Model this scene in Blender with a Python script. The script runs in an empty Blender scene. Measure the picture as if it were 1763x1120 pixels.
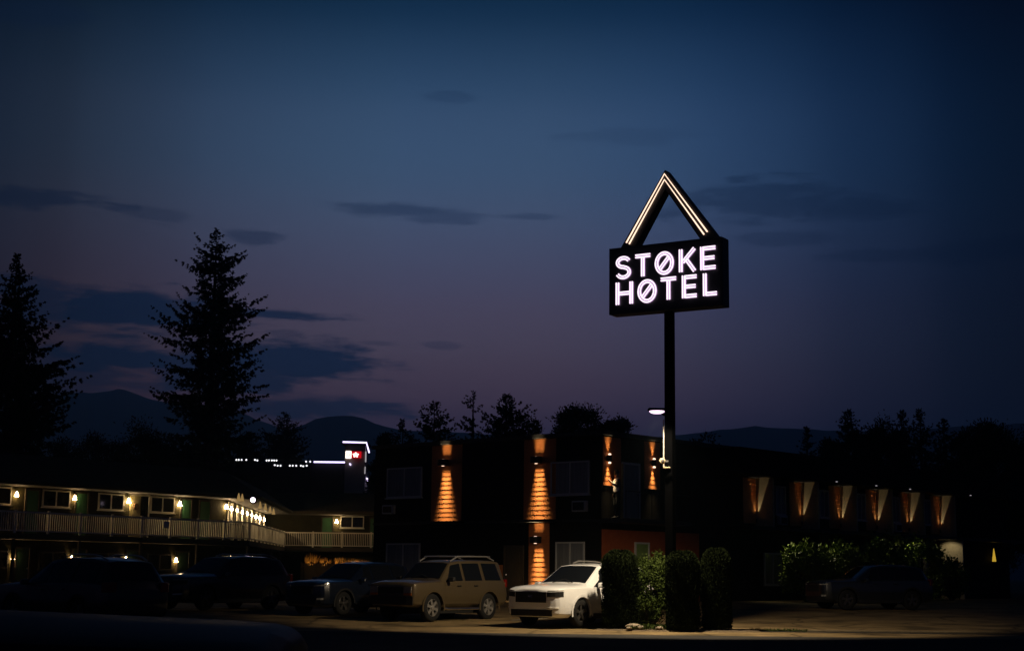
import bpy, bmesh, math, random
import numpy as np
from mathutils import Vector, Matrix
from math import sin, cos, pi, radians, atan2, hypot, degrees, sqrt
S = bpy.context.scene
COL = S.collection
rnd = random.Random(7)

# ------------------------------------------------------------------ camera
PITCH, ROLL, FPX = radians(9.28), 0.012, 2600.0
RC = Matrix.Rotation(pi/2 + PITCH, 3, 'X') @ Matrix.Rotation(ROLL, 3, 'Z')
CAM = Vector((0, 0, 1.5))
cd = bpy.data.cameras.new('camera'); cam = bpy.data.objects.new('camera', cd); COL.objects.link(cam)
cam.matrix_world = Matrix.Translation(CAM) @ RC.to_4x4()
cd.sensor_width = 36; cd.lens = FPX/1763*36; cd.clip_end = 20000; cd.clip_start = .1
S.camera = cam
def ray(px, py): return RC @ Vector(((px-881.5)/FPX, (560-py)/FPX, -1))
def at(px, py, Y):
    d = ray(px, py); return CAM + d*(Y/d.y)
def az_el(px, py):
    d = ray(px, py); return atan2(d.x, d.y), atan2(d.z, hypot(d.x, d.y))

# ------------------------------------------------------------------ exposure
S.view_settings.view_transform = 'Standard'; S.view_settings.look = 'None'
S.view_settings.exposure = 0; S.view_settings.gamma = 1
S.cycles.use_denoising = True
S.cycles.max_bounces = 6; S.cycles.sample_clamp_indirect = 4
S.cycles.caustics_reflective = False; S.cycles.caustics_refractive = False

# ------------------------------------------------------------------ dusk sky
def lin(c):
    c = c/255; return c/12.92 if c <= .04045 else ((c+.055)/1.055)**2.4
def rgb(r, g, b): return (lin(r), lin(g), lin(b), 1)
W = bpy.data.worlds.new('World'); S.world = W; W.use_nodes = True
nt = W.node_tree; N = nt.nodes; Lk = nt.links; N.clear()
def wm(op, a, b=None, c=None, clamp=False):
    n = N.new('ShaderNodeMath'); n.operation = op; n.use_clamp = clamp
    for i, v in enumerate((a, b, c)):
        if v is None: continue
        if isinstance(v, (int, float)): n.inputs[i].default_value = v
        else: Lk.new(v, n.inputs[i])
    return n.outputs[0]
def ramp(fac, stops, interp='LINEAR'):
    n = N.new('ShaderNodeValToRGB'); r = n.color_ramp; r.interpolation = interp
    while len(r.elements) > 1: r.elements.remove(r.elements[-1])
    r.elements[0].position = stops[0][0]; r.elements[0].color = stops[0][1]
    for p, c in stops[1:]:
        e = r.elements.new(p); e.color = c
    Lk.new(fac, n.inputs[0]); return n.outputs[0]
def wmix(kind, f, a, b):
    n = N.new('ShaderNodeMixRGB'); n.blend_type = kind
    for i, v in enumerate((f, a, b)):
        if isinstance(v, (int, float)): n.inputs[i].default_value = v
        elif isinstance(v, tuple): n.inputs[i].default_value = v
        else: Lk.new(v, n.inputs[i])
    return n.outputs[0]
tc = N.new('ShaderNodeTexCoord'); sx = N.new('ShaderNodeSeparateXYZ'); Lk.new(tc.outputs['Generated'], sx.inputs[0])
vx, vy, vz = sx.outputs
AZ = wm('ARCTAN2', vx, vy)
EL = wm('ARCTAN2', vz, wm('SQRT', wm('ADD', wm('MULTIPLY', vx, vx), wm('MULTIPLY', vy, vy))))
elf = wm('MULTIPLY', EL, 180/pi/30, clamp=True)
def E_(deg): return deg/30
base = ramp(elf, [(0, rgb(58, 60, 92)), (E_(4.6), rgb(70, 62, 93)), (E_(6.2), rgb(92, 75, 99)), (E_(8.2), rgb(95, 84, 106)), (E_(10.6), rgb(87, 86, 114)),
                  (E_(14.2), rgb(71, 91, 123)), (E_(17.5), rgb(55, 81, 114)), (E_(20.5), rgb(25, 52, 81)), (E_(23.5), rgb(11, 33, 57)), (1, rgb(14, 32, 58))], 'CARDINAL')
azf = wm('MULTIPLY_ADD', AZ, 180/pi/60, .5, clamp=True)
def A_(deg): return deg/60+.5
glow = ramp(azf, [(0, (.12, .13, .16, 1)), (A_(-24), (.14, .13, .14, 1)), (A_(-19), (.26, .22, .21, 1)), (A_(-16.5), (.44, .36, .33, 1)), (A_(-12), (.74, .68, .66, 1)), (A_(-5), (1.0, 1.0, .98, 1)), (A_(1), (1, 1, 1.0, 1)),
                  (A_(7), (.66, .76, .86, 1)), (A_(11.5), (.295, .405, .52, 1)), (A_(15.5), (.105, .18, .26, 1)), (A_(19), (.036, .072, .11, 1)), (1, (.08, .11, .16, 1))], 'CARDINAL')
sky = wmix('MULTIPLY', 1.0, base, glow)
# cloud streaks over the afterglow, given by azimuth and elevation
mp = N.new('ShaderNodeMapping'); mp.inputs['Scale'].default_value = (1, 1, 5); Lk.new(tc.outputs['Generated'], mp.inputs[0])
nz = N.new('ShaderNodeTexNoise'); nz.inputs['Scale'].default_value = 22; nz.inputs['Detail'].default_value = 6; nz.inputs['Roughness'].default_value = .6
Lk.new(mp.outputs[0], nz.inputs['Vector'])
wob = wm('MULTIPLY', wm('SUBTRACT', nz.outputs[0], .5), 3.0)
CL = [(60, 341, 135, 15, .62), (690, 362, 105, 12, .5), (770, 374, 80, 12, .4), (905, 374, 60, 7, .35), (1310, 345, 150, 38, .5), (1460, 358, 110, 22, .4),
      (1340, 410, 80, 12, .3), (1500, 440, 110, 12, .3), (1680, 430, 110, 20, .4), (215, 528, 170, 38, .95), (70, 525, 110, 48, .8), (480, 540, 95, 10, .9), (430, 408, 50, 13, .5), (150, 493, 65, 8, .4),
      (280, 373, 60, 14, .3), (200, 615, 120, 34, .95), (540, 622, 150, 36, .95), (380, 630, 170, 46, .9), (655, 591, 45, 6, .3), (755, 594, 30, 7, .3), (770, 168, 45, 11, .25),
      (520, 700, 190, 18, .85), (490, 574, 30, 7, .35), (60, 20, 90, 30, .4), (130, 640, 160, 40, .7), (1085, 235, 120, 16, .15)]
tot = None
for cx, cy, rx, ry, st in CL:
    a0, e0 = az_el(cx, cy); ra, re = rx/FPX, ry/FPX
    u = wm('MULTIPLY', wm('SUBTRACT', AZ, a0), 1/ra); v = wm('MULTIPLY', wm('SUBTRACT', EL, e0), 1/re)
    d = wm('ADD', wm('SQRT', wm('ADD', wm('MULTIPLY', u, u), wm('MULTIPLY', v, v))), wob)
    mr = N.new('ShaderNodeMapRange'); mr.interpolation_type = 'SMOOTHSTEP'
    mr.inputs[1].default_value = 1.28; mr.inputs[2].default_value = .52; mr.inputs[3].default_value = 0; mr.inputs[4].default_value = st
    Lk.new(d, mr.inputs[0])
    tot = mr.outputs[0] if tot is None else wm('MAXIMUM', tot, mr.outputs[0])
cloudc = wmix('MULTIPLY', 1.0, (lin(19), lin(40), lin(72), 1), ramp(azf, [(0, (.1, .1, .1, 1)), (A_(-19), (.45, .45, .45, 1)), (A_(-12), (.8, .8, .8, 1)), (A_(0), (1.2, 1.2, 1.2, 1)), (A_(9), (.8, .8, .8, 1)), (A_(19), (.15, .2, .25, 1)), (1, (.05, .05, .05, 1))]))
sky = wmix('MIX', tot, sky, cloudc)
bg = N.new('ShaderNodeBackground'); bg.inputs[1].default_value = 1.32; Lk.new(sky, bg.inputs[0])
wo = N.new('ShaderNodeOutputWorld'); Lk.new(bg.outputs[0], wo.inputs[0])
W.cycles.sampling_method = 'MANUAL'; W.cycles.sample_map_resolution = 512

# ------------------------------------------------------------------ materials
def mat(name, c, c2=None, scale=3.0, rough=.7, metal=0, bump=0, coat=0, spec=.4, stretch=(1, 1, 1), bscale=None):
    m = bpy.data.materials.new(name); m.use_nodes = True; t = m.node_tree; p = t.nodes['Principled BSDF']
    p.inputs['Roughness'].default_value = rough; p.inputs['Metallic'].default_value = metal
    p.inputs['Specular IOR Level'].default_value = spec
    p.inputs['Coat Weight'].default_value = coat; p.inputs['Coat Roughness'].default_value = .06
    c = tuple(c)+(1,); p.inputs['Base Color'].default_value = c
    x = t.nodes.new('ShaderNodeTexCoord'); mpn = t.nodes.new('ShaderNodeMapping'); mpn.inputs['Scale'].default_value = stretch
    t.links.new(x.outputs['Object'], mpn.inputs[0])
    if c2 is not None:
        n = t.nodes.new('ShaderNodeTexNoise'); n.inputs['Scale'].default_value = scale; n.inputs['Detail'].default_value = 8; n.inputs['Roughness'].default_value = .65
        t.links.new(mpn.outputs[0], n.inputs['Vector'])
        r = t.nodes.new('ShaderNodeValToRGB'); r.color_ramp.elements[0].position = .36; r.color_ramp.elements[1].position = .66
        r.color_ramp.elements[0].color = c; r.color_ramp.elements[1].color = tuple(c2)+(1,)
        t.links.new(n.outputs[0], r.inputs[0]); t.links.new(r.outputs[0], p.inputs['Base Color'])
    if bump:
        n = t.nodes.new('ShaderNodeTexNoise'); n.inputs['Scale'].default_value = bscale or scale*8; n.inputs['Detail'].default_value = 6
        t.links.new(mpn.outputs[0], n.inputs['Vector'])
        b = t.nodes.new('ShaderNodeBump'); b.inputs['Strength'].default_value = bump; b.inputs['Distance'].default_value = .02
        t.links.new(n.outputs[0], b.inputs['Height']); t.links.new(b.outputs[0], p.inputs['Normal'])
    return m
def emit(name, c, s):
    m = bpy.data.materials.new(name); m.use_nodes = True; t = m.node_tree; t.nodes.clear()
    e = t.nodes.new('ShaderNodeEmission'); e.inputs[0].default_value = tuple(c)+(1,); e.inputs[1].default_value = s
    o = t.nodes.new('ShaderNodeOutputMaterial'); t.links.new(e.outputs[0], o.inputs[0]); return m
M = dict(
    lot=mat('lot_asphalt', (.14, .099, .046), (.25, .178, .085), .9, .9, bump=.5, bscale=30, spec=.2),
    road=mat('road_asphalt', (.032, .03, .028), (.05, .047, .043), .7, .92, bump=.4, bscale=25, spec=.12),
    kerb=mat('kerb_concrete', (.13, .10, .06), (.19, .15, .09), 4, .9, bump=.4),
    paint=mat('worn_white_paint', (.3, .28, .25), (.6, .58, .54), 9, .8),
    soil=mat('planting_soil', (.10, .075, .05), (.2, .15, .09), 6, .95, bump=.8),
    stone=mat('pale_stone', (.2, .16, .12), (.34, .28, .21), 5, .85, bump=.6),
    char=mat('charcoal_siding', (.008, .0075, .007), (.014, .012, .011), 3, .8, spec=.1, stretch=(1, 1, 6)),
    cap=mat('black_metal_cap', (.012, .012, .013), None, rough=.5, spec=.3),
    cedar=mat('cedar_boards', (.46, .15, .046), (.58, .215, .068), 5, .65, bump=.06, spec=.2, stretch=(1, 1, 9)),
    wcedar=mat('brightened_cedar_boards', (.55, .25, .09), (.7, .36, .15), 5, .65, bump=.06, spec=.2, stretch=(1, 1, 9)),  # same cedar, lightened so the uplit wedges come out brighter
    stucco=mat('orange_stucco', (.36, .085, .03), (.42, .11, .04), 4, .9, bump=.4, spec=.15),
    white=mat('white_trim', (.62, .6, .54), (.72, .7, .64), 5, .6),
    finw=mat('pale_siding', (.42, .36, .23), (.52, .45, .30), 4, .7, bump=.2),
    frame_grey=mat('grey_window_frame', (.5, .5, .47), None, rough=.5),
    pane=mat('curtained_glass', (.16, .17, .165), (.24, .25, .24), 2, .12, spec=.5, stretch=(6, 6, .4)),
    darkpane=mat('dark_glass', (.012, .012, .013), (.02, .018, .016), 2, .08, spec=.5),
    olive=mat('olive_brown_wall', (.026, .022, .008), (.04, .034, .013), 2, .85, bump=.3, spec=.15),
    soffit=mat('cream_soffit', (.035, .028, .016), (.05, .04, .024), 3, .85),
    shingle=mat('brown_shingles', (.05, .045, .03), (.085, .075, .05), 8, .9, bump=.8, spec=.1),
    rail=mat('cream_painted_rail', (.76, .72, .58), (.84, .80, .66), 5, .6),
    deck=mat('deck_fascia', (.05, .04, .024), (.07, .055, .034), 3, .8),
    green=mat('green_painted_door', (.045, .16, .06), (.06, .19, .075), 2, .5),
    darkframe=mat('shaded_frame', (.04, .032, .02), None, rough=.7), darkgreen=mat('shaded_green_door', (.012, .035, .015), None, rough=.6),  # ground floor frames and doors, darkened in colour for the unlit storey
    creamdoor=mat('cream_painted_door', (.28, .24, .11), (.34, .28, .14), 2, .5),
    wreath=mat('dry_wreath', (.1, .05, .02), (.2, .1, .04), 20, .9),
    black=mat('black_sign_metal', (.010, .009, .012), (.016, .014, .017), 2, .45, spec=.4, bump=.15),
    pole=mat('black_steel_pole', (.0006, .0006, .0007), None, rough=1, spec=0),
    bark=mat('dark_bark', (.03, .024, .018), (.05, .04, .03), 6, .95, bump=.6),
    needle=mat('spruce_needles', (.010, .017, .010), (.02, .032, .017), 1.2, .8, spec=.15),
    leafd=mat('dark_leaves', (.012, .018, .009), (.022, .03, .014), 1.2, .8, spec=.15),
    thuja=mat('thuja_foliage', (.0035, .006, .0016), (.010, .015, .004), 5, .85, spec=.04),
    leaf=mat('green_shrub_leaves', (.022, .037, .006), (.045, .066, .012), 3, .7, spec=.1),
    shrubw=mat('bright_shrub_leaves', (.09, .14, .015), (.17, .24, .03), 3, .55, spec=.3),
    grass=mat('dry_ornamental_grass', (.45, .26, .07), (.6, .4, .12), 5, .7),
    wood=mat('fence_timber', (.22, .15, .06), (.32, .22, .1), 4, .75, stretch=(8, 8, 1)),
    hill=mat('haze_blue_forest', (.022, .10, .19), (.03, .12, .22), .004, .95, spec=0),  # blue of the distant haze put into the hill colour
    wpaint=mat('white_car_paint', (.70, .71, .72), None, rough=.28, coat=.7, spec=.5),
    tan=mat('tan_car_paint', (.105, .078, .041), None, rough=.3, coat=.6, metal=.35, spec=.5),
    navy=mat('dark_blue_car_paint', (.004, .007, .015), None, rough=.3, coat=.6, spec=.5),
    greyp=mat('graphite_car_paint', (.010, .011, .013), None, rough=.32, coat=.6, spec=.5),
    blackp=mat('black_car_paint', (.006, .006, .008), None, rough=.3, coat=.5, spec=.4),
    matt=mat('matt_black_paint', (.006, .007, .012), None, rough=.55, spec=.12),  # dull blue-black without clear coat
    tyre=mat('tyre_rubber', (.012, .012, .012), None, rough=.85, spec=.2),
    alloy=mat('alloy_rim', (.42, .40, .37), None, rough=.35, metal=.7),
    darkalloy=mat('dark_alloy_rim', (.10, .095, .09), None, rough=.35, metal=.7),
    plastic=mat('black_plastic', (.012, .012, .012), None, rough=.6, spec=.3),
    chrome=mat('satin_chrome', (.6, .58, .55), None, rough=.25, metal=1),
    carglass=mat('car_glass', (.006, .007, .008), None, rough=.04, spec=.55),
    lampglass=mat('headlight_lens', (.24, .235, .22), None, rough=.12, coat=1, spec=.6),
    redlens=mat('red_tail_lens', (.22, .008, .006), None, rough=.15, coat=1),
    amber=mat('amber_lens', (.5, .14, .01), None, rough=.2, coat=1),
    skin=mat('skin', (.5, .3, .2), None, rough=.6), hair=mat('dark_hair', (.012, .009, .007), None, rough=.6),
    shirt=mat('white_shirt', (.75, .7, .65), None, rough=.9), jacket=mat('dark_jacket', (.03, .035, .035), None, rough=.9), trousers=mat('dark_trousers', (.012, .012, .014), None, rough=.9),
    concrete=mat('grey_render', (.24, .22, .21), (.3, .28, .26), .6, .9), blackwall=mat('dark_clad_wall', (.012, .011, .014), None, rough=.8),
    neon=emit('lavender_white_neon', (1, .80, .98), 1.4), warmneon=emit('warm_white_neon', (1, .68, .5), 1.7), fringe_ribbon=mat('violet_fringe', (.42, .28, .5), None, rough=.6),
    lens=emit('warm_lens', (1, .66, .45), 2.2), bulb=emit('warm_glass_shade', (1, .69, .36), 150), bulb_dim=emit('dim_warm_glass_shade', (1, .64, .30), 60), led=emit('violet_white_led', (.72, .60, 1), 2.6),
    led_dim=emit('dim_led', (.8, .75, .8), .45), white_lit=emit('lit_white_acrylic', (1, .88, .76), 2.2), red_lit=emit('lit_red_acrylic', (.55, .005, .012), 1.0),
    far=emit('distant_bulb', (.95, .95, 1), 1.6), flood=emit('violet_flood', (1, .8, 1), 6), pinklens=emit('led_street_lens', (1, .70, .95), 2.2), yellow=emit('yellow_shade', (1, .62, .06), .5),
    ring=mat('dark_ring', (.2, .12, .08), None, rough=.5),
)

# ------------------------------------------------------------------ mesh helpers
class MB:
    def __init__(s): s.v = []; s.f = []
    def add(s, vs, fs):
        b = len(s.v); s.v += [tuple(p) for p in vs]; s.f += [tuple(b+i for i in f) for f in fs]; return s
    def hexa(s, p):   # 8 points: 4 bottom (ccw), 4 top
        return s.add(p, [(3, 2, 1, 0), (4, 5, 6, 7), (0, 1, 5, 4), (1, 2, 6, 5), (2, 3, 7, 6), (3, 0, 4, 7)])
    def box(s, x0, x1, y0, y1, z0, z1):
        return s.hexa([(x0, y0, z0), (x1, y0, z0), (x1, y1, z0), (x0, y1, z0), (x0, y0, z1), (x1, y0, z1), (x1, y1, z1), (x0, y1, z1)])
    def prism(s, poly, z0, z1):
        n = len(poly)
        return s.add([(x, y, z0) for x, y in poly]+[(x, y, z1) for x, y in poly],
                     [tuple(range(n))[::-1], tuple(range(n, 2*n))]+[(i, (i+1) % n, n+(i+1) % n, n+i) for i in range(n)])
    def tube(s, pts, r, k=8, closed=False):
        pts = [Vector(p) for p in pts]; n = len(pts); rs = r if isinstance(r, (list, tuple)) else [r]*n
        b = len(s.v); up = Vector((0.31, .17, .93)).normalized()
        for i, p in enumerate(pts):
            if closed: t = (pts[(i+1) % n]-pts[i-1])
            else: t = pts[min(i+1, n-1)]-pts[max(i-1, 0)]
            t.normalize(); a = t.cross(up)
            if a.length < 1e-3: a = t.cross(Vector((1, 0, 0)))
            a.normalize(); c = t.cross(a)
            for j in range(k):
                q = p+(a*cos(2*pi*j/k)+c*sin(2*pi*j/k))*rs[i]; s.v.append(tuple(q))
        m = n if closed else n-1
        for i in range(m):
            for j in range(k):
                i2 = (i+1) % n; s.f.append((b+i*k+j, b+i*k+(j+1) % k, b+i2*k+(j+1) % k, b+i2*k+j))
        if not closed:
            s.f.append(tuple(b+j for j in range(k))[::-1]); s.f.append(tuple(b+(n-1)*k+j for j in range(k)))
        return s
    def lathe(s, prof, k=24, axis='Z', o=(0, 0, 0)):
        b = len(s.v); n = len(prof)
        for r, h in prof:
            for j in range(k):
                a = 2*pi*j/k; x, y, z = r*cos(a), r*sin(a), h
                if axis == 'Y': x, y, z = x, z, y
                s.v.append((o[0]+x, o[1]+y, o[2]+z))
        for i in range(n-1):
            for j in range(k): s.f.append((b+i*k+j, b+i*k+(j+1) % k, b+(i+1)*k+(j+1) % k, b+(i+1)*k+j))
        s.f.append(tuple(b+j for j in range(k))[::-1]); s.f.append(tuple(b+(n-1)*k+j for j in range(k)))
        return s
    def build(s, name, m, parent=None, local=False, smooth=False, bevel=0):
        o = Vector((0, 0, 0))
        if parent is not None and not local:
            q = parent
            while q is not None: o += q.location; q = q.parent
        me = bpy.data.meshes.new(name); me.from_pydata([(p[0]-o.x, p[1]-o.y, p[2]-o.z) for p in s.v], [], s.f)
        bm = bmesh.new(); bm.from_mesh(me); bmesh.ops.recalc_face_normals(bm, faces=bm.faces); bm.to_mesh(me); bm.free()
        me.materials.append(M[m] if isinstance(m, str) else m)
        if smooth:
            for p in me.polygons: p.use_smooth = True
        ob = bpy.data.objects.new(name, me); COL.objects.link(ob)
        if parent is not None: ob.parent = parent
        if bevel:
            bv = ob.modifiers.new('bevel', 'BEVEL'); bv.width = bevel; bv.segments = 2; bv.limit_method = 'ANGLE'
        return ob
def tag(o, label=None, cat=None, group=None, kind=None):
    if label: o['label'] = label
    if cat: o['category'] = cat
    if group: o['group'] = group
    if kind: o['kind'] = kind
    return o
def thing(name, label, cat, loc=(0, 0, 0), rz=0, group=None):
    o = bpy.data.objects.new(name, None); COL.objects.link(o); o.location = loc; o.rotation_euler = (0, 0, rz); o.empty_display_size = .2
    return tag(o, label, cat, group)
def copy_tree(o, parent=None):
    c = o.copy(); COL.objects.link(c); c.parent = parent
    for ch in list(o.children): copy_tree(ch, c)
    return c
def beam(parent, loc, up, power, col, r, spread):
    l = bpy.data.lights.new('lamp_beam', 'AREA'); l.shape = 'RECTANGLE' if r > .1 else 'DISK'; l.size = 2*r; l.size_y = 1.7*r; l.energy = power; l.color = col; l.spread = radians(spread)
    o = bpy.data.objects.new('lamp_beam', l); COL.objects.link(o); o.parent = parent; o.location = loc
    o.rotation_euler = (pi if up else 0, 0, 0); return o
def spot(parent, loc, direction, power, col, half, blend, size=.03, local=True, name='spot_light'):
    l = bpy.data.lights.new(name, 'SPOT'); l.energy = power; l.color = col; l.spot_size = 2*radians(half); l.spot_blend = blend; l.shadow_soft_size = size
    o = bpy.data.objects.new(name, l); COL.objects.link(o); o.parent = parent; o.location = loc
    o.rotation_euler = Vector(direction).to_track_quat('-Z', 'Y').to_euler(); return o
class Fac:   # a facade line on the plan: s along it, o outwards, z up
    def __init__(f, O, d, n): f.O = Vector(O); f.d = Vector(d).normalized(); f.n = Vector(n).normalized()
    def p(f, s, o, z): q = f.O+f.d*s+f.n*o; return Vector((q.x, q.y, z))
    def xy(f, s, o): q = f.O+f.d*s+f.n*o; return (q.x, q.y)
    def hit(f, px, py, o=0):
        d = ray(px, py); t = ((f.O-Vector((0, 0))).dot(f.n)+o)/(d.x*f.n.x+d.y*f.n.y); return CAM+d*t
    def box(f, mb, s0, s1, o0, o1, z0, z1):
        return mb.hexa([f.p(s0, o0, z0), f.p(s1, o0, z0), f.p(s1, o1, z0), f.p(s0, o1, z0), f.p(s0, o0, z1), f.p(s1, o0, z1), f.p(s1, o1, z1), f.p(s0, o1, z1)])
    def rz(f): return atan2(f.n.y, f.n.x)+pi/2      # turns local -Y onto the outward normal
def gz(y): return min(max(.02*(y-41.6), 0), .41)

# cracks, patches and oil stains in the lot
def asphalt_detail(m, amount):
    t = m.node_tree; p = t.nodes['Principled BSDF']; src = p.inputs['Base Color'].links[0].from_socket
    x = t.nodes.new('ShaderNodeTexCoord')
    def node(k, **kw):
        n = t.nodes.new(k)
        for a_, b_ in kw.items(): setattr(n, a_, b_)
        return n
    ns_ = node('ShaderNodeTexNoise'); ns_.inputs['Scale'].default_value = 1.6; ns_.inputs['Detail'].default_value = 4; t.links.new(x.outputs['Object'], ns_.inputs[0])
    ad = node('ShaderNodeMixRGB', blend_type='ADD'); ad.inputs[0].default_value = .5; t.links.new(x.outputs['Object'], ad.inputs[1]); t.links.new(ns_.outputs[1], ad.inputs[2])
    vo = node('ShaderNodeTexVoronoi', feature='DISTANCE_TO_EDGE'); vo.inputs['Scale'].default_value = .33; t.links.new(ad.outputs[0], vo.inputs['Vector'])
    r1 = node('ShaderNodeValToRGB'); r1.color_ramp.elements[0].position = 0; r1.color_ramp.elements[0].color = (.35, .35, .35, 1); r1.color_ramp.elements[1].position = .03; r1.color_ramp.elements[1].color = (1, 1, 1, 1); t.links.new(vo.outputs[0], r1.inputs[0])
    st_ = node('ShaderNodeTexNoise'); st_.inputs['Scale'].default_value = .55; st_.inputs['Detail'].default_value = 3; t.links.new(x.outputs['Object'], st_.inputs[0])
    r2 = node('ShaderNodeValToRGB'); r2.color_ramp.elements[0].position = .33; r2.color_ramp.elements[0].color = (.4, .4, .4, 1); r2.color_ramp.elements[1].position = .5; r2.color_ramp.elements[1].color = (1, 1, 1, 1); t.links.new(st_.outputs[0], r2.inputs[0])
    m1 = node('ShaderNodeMixRGB', blend_type='MULTIPLY'); m1.inputs[0].default_value = amount; t.links.new(src, m1.inputs[1]); t.links.new(r1.outputs[0], m1.inputs[2])
    m2 = node('ShaderNodeMixRGB', blend_type='MULTIPLY'); m2.inputs[0].default_value = amount; t.links.new(m1.outputs[0], m2.inputs[1]); t.links.new(r2.outputs[0], m2.inputs[2]); t.links.new(m2.outputs[0], p.inputs['Base Color'])
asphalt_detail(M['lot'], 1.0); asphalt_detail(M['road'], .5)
# ------------------------------------------------------------------ ground
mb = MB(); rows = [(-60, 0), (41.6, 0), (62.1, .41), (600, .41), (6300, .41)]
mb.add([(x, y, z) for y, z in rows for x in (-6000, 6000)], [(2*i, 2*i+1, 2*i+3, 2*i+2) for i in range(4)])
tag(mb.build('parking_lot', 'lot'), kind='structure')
tag(MB().add([(-400, -55, .004), (400, -55, .004), (400, 38.5, .004), (-400, 38.5, .004)], [(0, 1, 2, 3)]).build('road', 'road'), kind='structure')
tag(MB().box(6.1, 70, 42.0, 42.16, -.02, .055).build('kerb', 'kerb', bevel=.02), kind='structure')
tag(MB().add([(6.1, 41.55, .005), (30, 41.55, .005), (30, 41.99, .012), (6.1, 41.99, .012)], [(0, 1, 2, 3)]).build('gutter_or_kerb_shade', 'road'), kind='structure')  # flat dark strip painted in for the shaded face of the kerb
fdir = Vector((-.6, -.8))
for i, (x, y) in enumerate([(.1, 46.2), (-3.9, 47.8), (-6.9, 51.0)]):
    a = Vector((x, y)); b = a-fdir*4.6; w = Vector((.8, -.6))*.05
    q = [a-w, a+w, b+w, b-w]
    tag(MB().add([(p.x, p.y, gz(p.y)+.004) for p in q], [(0, 1, 2, 3)]).build('parking_line', 'paint'), kind='structure')

# ------------------------------------------------------------------ hills far behind
def hills(name, pts, Y, depth, seed):
    r = random.Random(seed); mb = MB(); top = []
    n = 90
    for i in range(n):
        px = pts[0][0]+(pts[-1][0]-pts[0][0])*i/(n-1)
        for (xa, ya), (xb, yb) in zip(pts, pts[1:]):
            if xa <= px <= xb: py = ya+(yb-ya)*(px-xa)/(xb-xa); break
        top.append(at(px, py+r.uniform(-1.6, 1.6), Y))
    rowsN = 8; V = []; F = []
    for k in range(rowsN+1):
        t = k/rowsN
        for p in top:
            V.append((p.x*(1-.3*t)+r.uniform(-12, 12)*t, p.y-depth*t, .4+(p.z-.4)*(1-t)**1.3+(r.uniform(-.06, .06)*p.z if 0 < t < 1 else 0)))
    for p in top: V.append((p.x*1.1, p.y+depth, .4))
    for k in range(rowsN):
        for i in range(n-1): F.append((k*n+i, k*n+i+1, (k+1)*n+i+1, (k+1)*n+i))
    b = (rowsN+1)*n
    for i in range(n-1): F.append((i+1, i, b+i, b+i+1))
    return tag(mb.add(V, F).build(name, 'hill', smooth=True), kind='structure')
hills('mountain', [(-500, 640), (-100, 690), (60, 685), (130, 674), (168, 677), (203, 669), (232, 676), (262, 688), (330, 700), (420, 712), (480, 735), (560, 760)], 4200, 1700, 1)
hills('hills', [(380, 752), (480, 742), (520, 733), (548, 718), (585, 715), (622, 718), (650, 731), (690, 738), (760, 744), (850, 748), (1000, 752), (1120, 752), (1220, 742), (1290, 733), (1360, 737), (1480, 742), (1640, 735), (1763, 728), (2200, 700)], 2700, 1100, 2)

# ------------------------------------------------------------------ hotel building
C0 = (3.55, 59.0)
FL = Fac(C0, (-.743, .669), (-.669, -.743)); FR = Fac(C0, (.669, .743), (.743, -.669))
ZT = 6.86
hotel = thing('hotel_building', 'two storey black hotel with cedar strips behind the parked cars', 'hotel', (C0[0], C0[1], .4))
def LR(a, b): q = Vector(C0)+FR.d*a+FL.d*b; return (q.x, q.y)
foot = [LR(0, 0), LR(0, 12.9), LR(11, 12.9), LR(11, 9), LR(37, 9), LR(37, 0)]
MB().prism(foot, .2, ZT).build('wall', 'char', hotel)
e = .14
MB().prism([LR(-e, -e), LR(-e, 12.9+e), LR(11+e, 12.9+e), LR(11+e, 9+e), LR(37+e, 9+e), LR(37+e, -e)], ZT+.004, ZT+.16).build('roof', 'cap', hotel)
def cedar(F, s0, s1, z0, z1, bh=.19, step=.009, m='cedar'):
    mb = MB(); z = z0
    while z < z1-.05:
        zt = min(z+bh, z1); j = rnd.uniform(0, .0015)
        mb.hexa([F.p(s0, .01, z), F.p(s1, .01, z), F.p(s1, .03+step+j, z), F.p(s0, .03+step+j, z), F.p(s0, .01, zt), F.p(s1, .01, zt), F.p(s1, .03+j, zt), F.p(s0, .03+j, zt)])
        z = zt
    return mb.build('cedar_panel', m, hotel)
cedar(FL, 7.5, 9.3, 3.62, ZT-.02); cedar(FL, 2.62, 3.7, .42, 3.48); cedar(FL, 2.3, 4.0, 3.62, ZT-.02)
cedar(FL, 4.99, 6.2, .42, 1.8)
cedar(FR, .06, 1.2, 4.9, ZT-.02); cedar(FR, 2.75, 3.8, 4.9, ZT-.02)
FR_st = MB(); FR.box(FR_st, .02, 6.5, .008, .05, .42, 3.2); FR_st.build('ground_floor_wall', 'stucco', hotel)
mb = MB(); FL.box(mb, -.03, 12.93, .005, .035, 3.5, 3.6); FL.box(mb, 2.1, 4.2, .036, .62, 3.5, 3.6); FL.box(mb, 7.3, 9.5, .036, .62, 3.5, 3.6); mb.build('floor_band_beam_ledges', 'cap', hotel)  # the two deep ledges are added to stop the upper sconce beams
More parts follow.
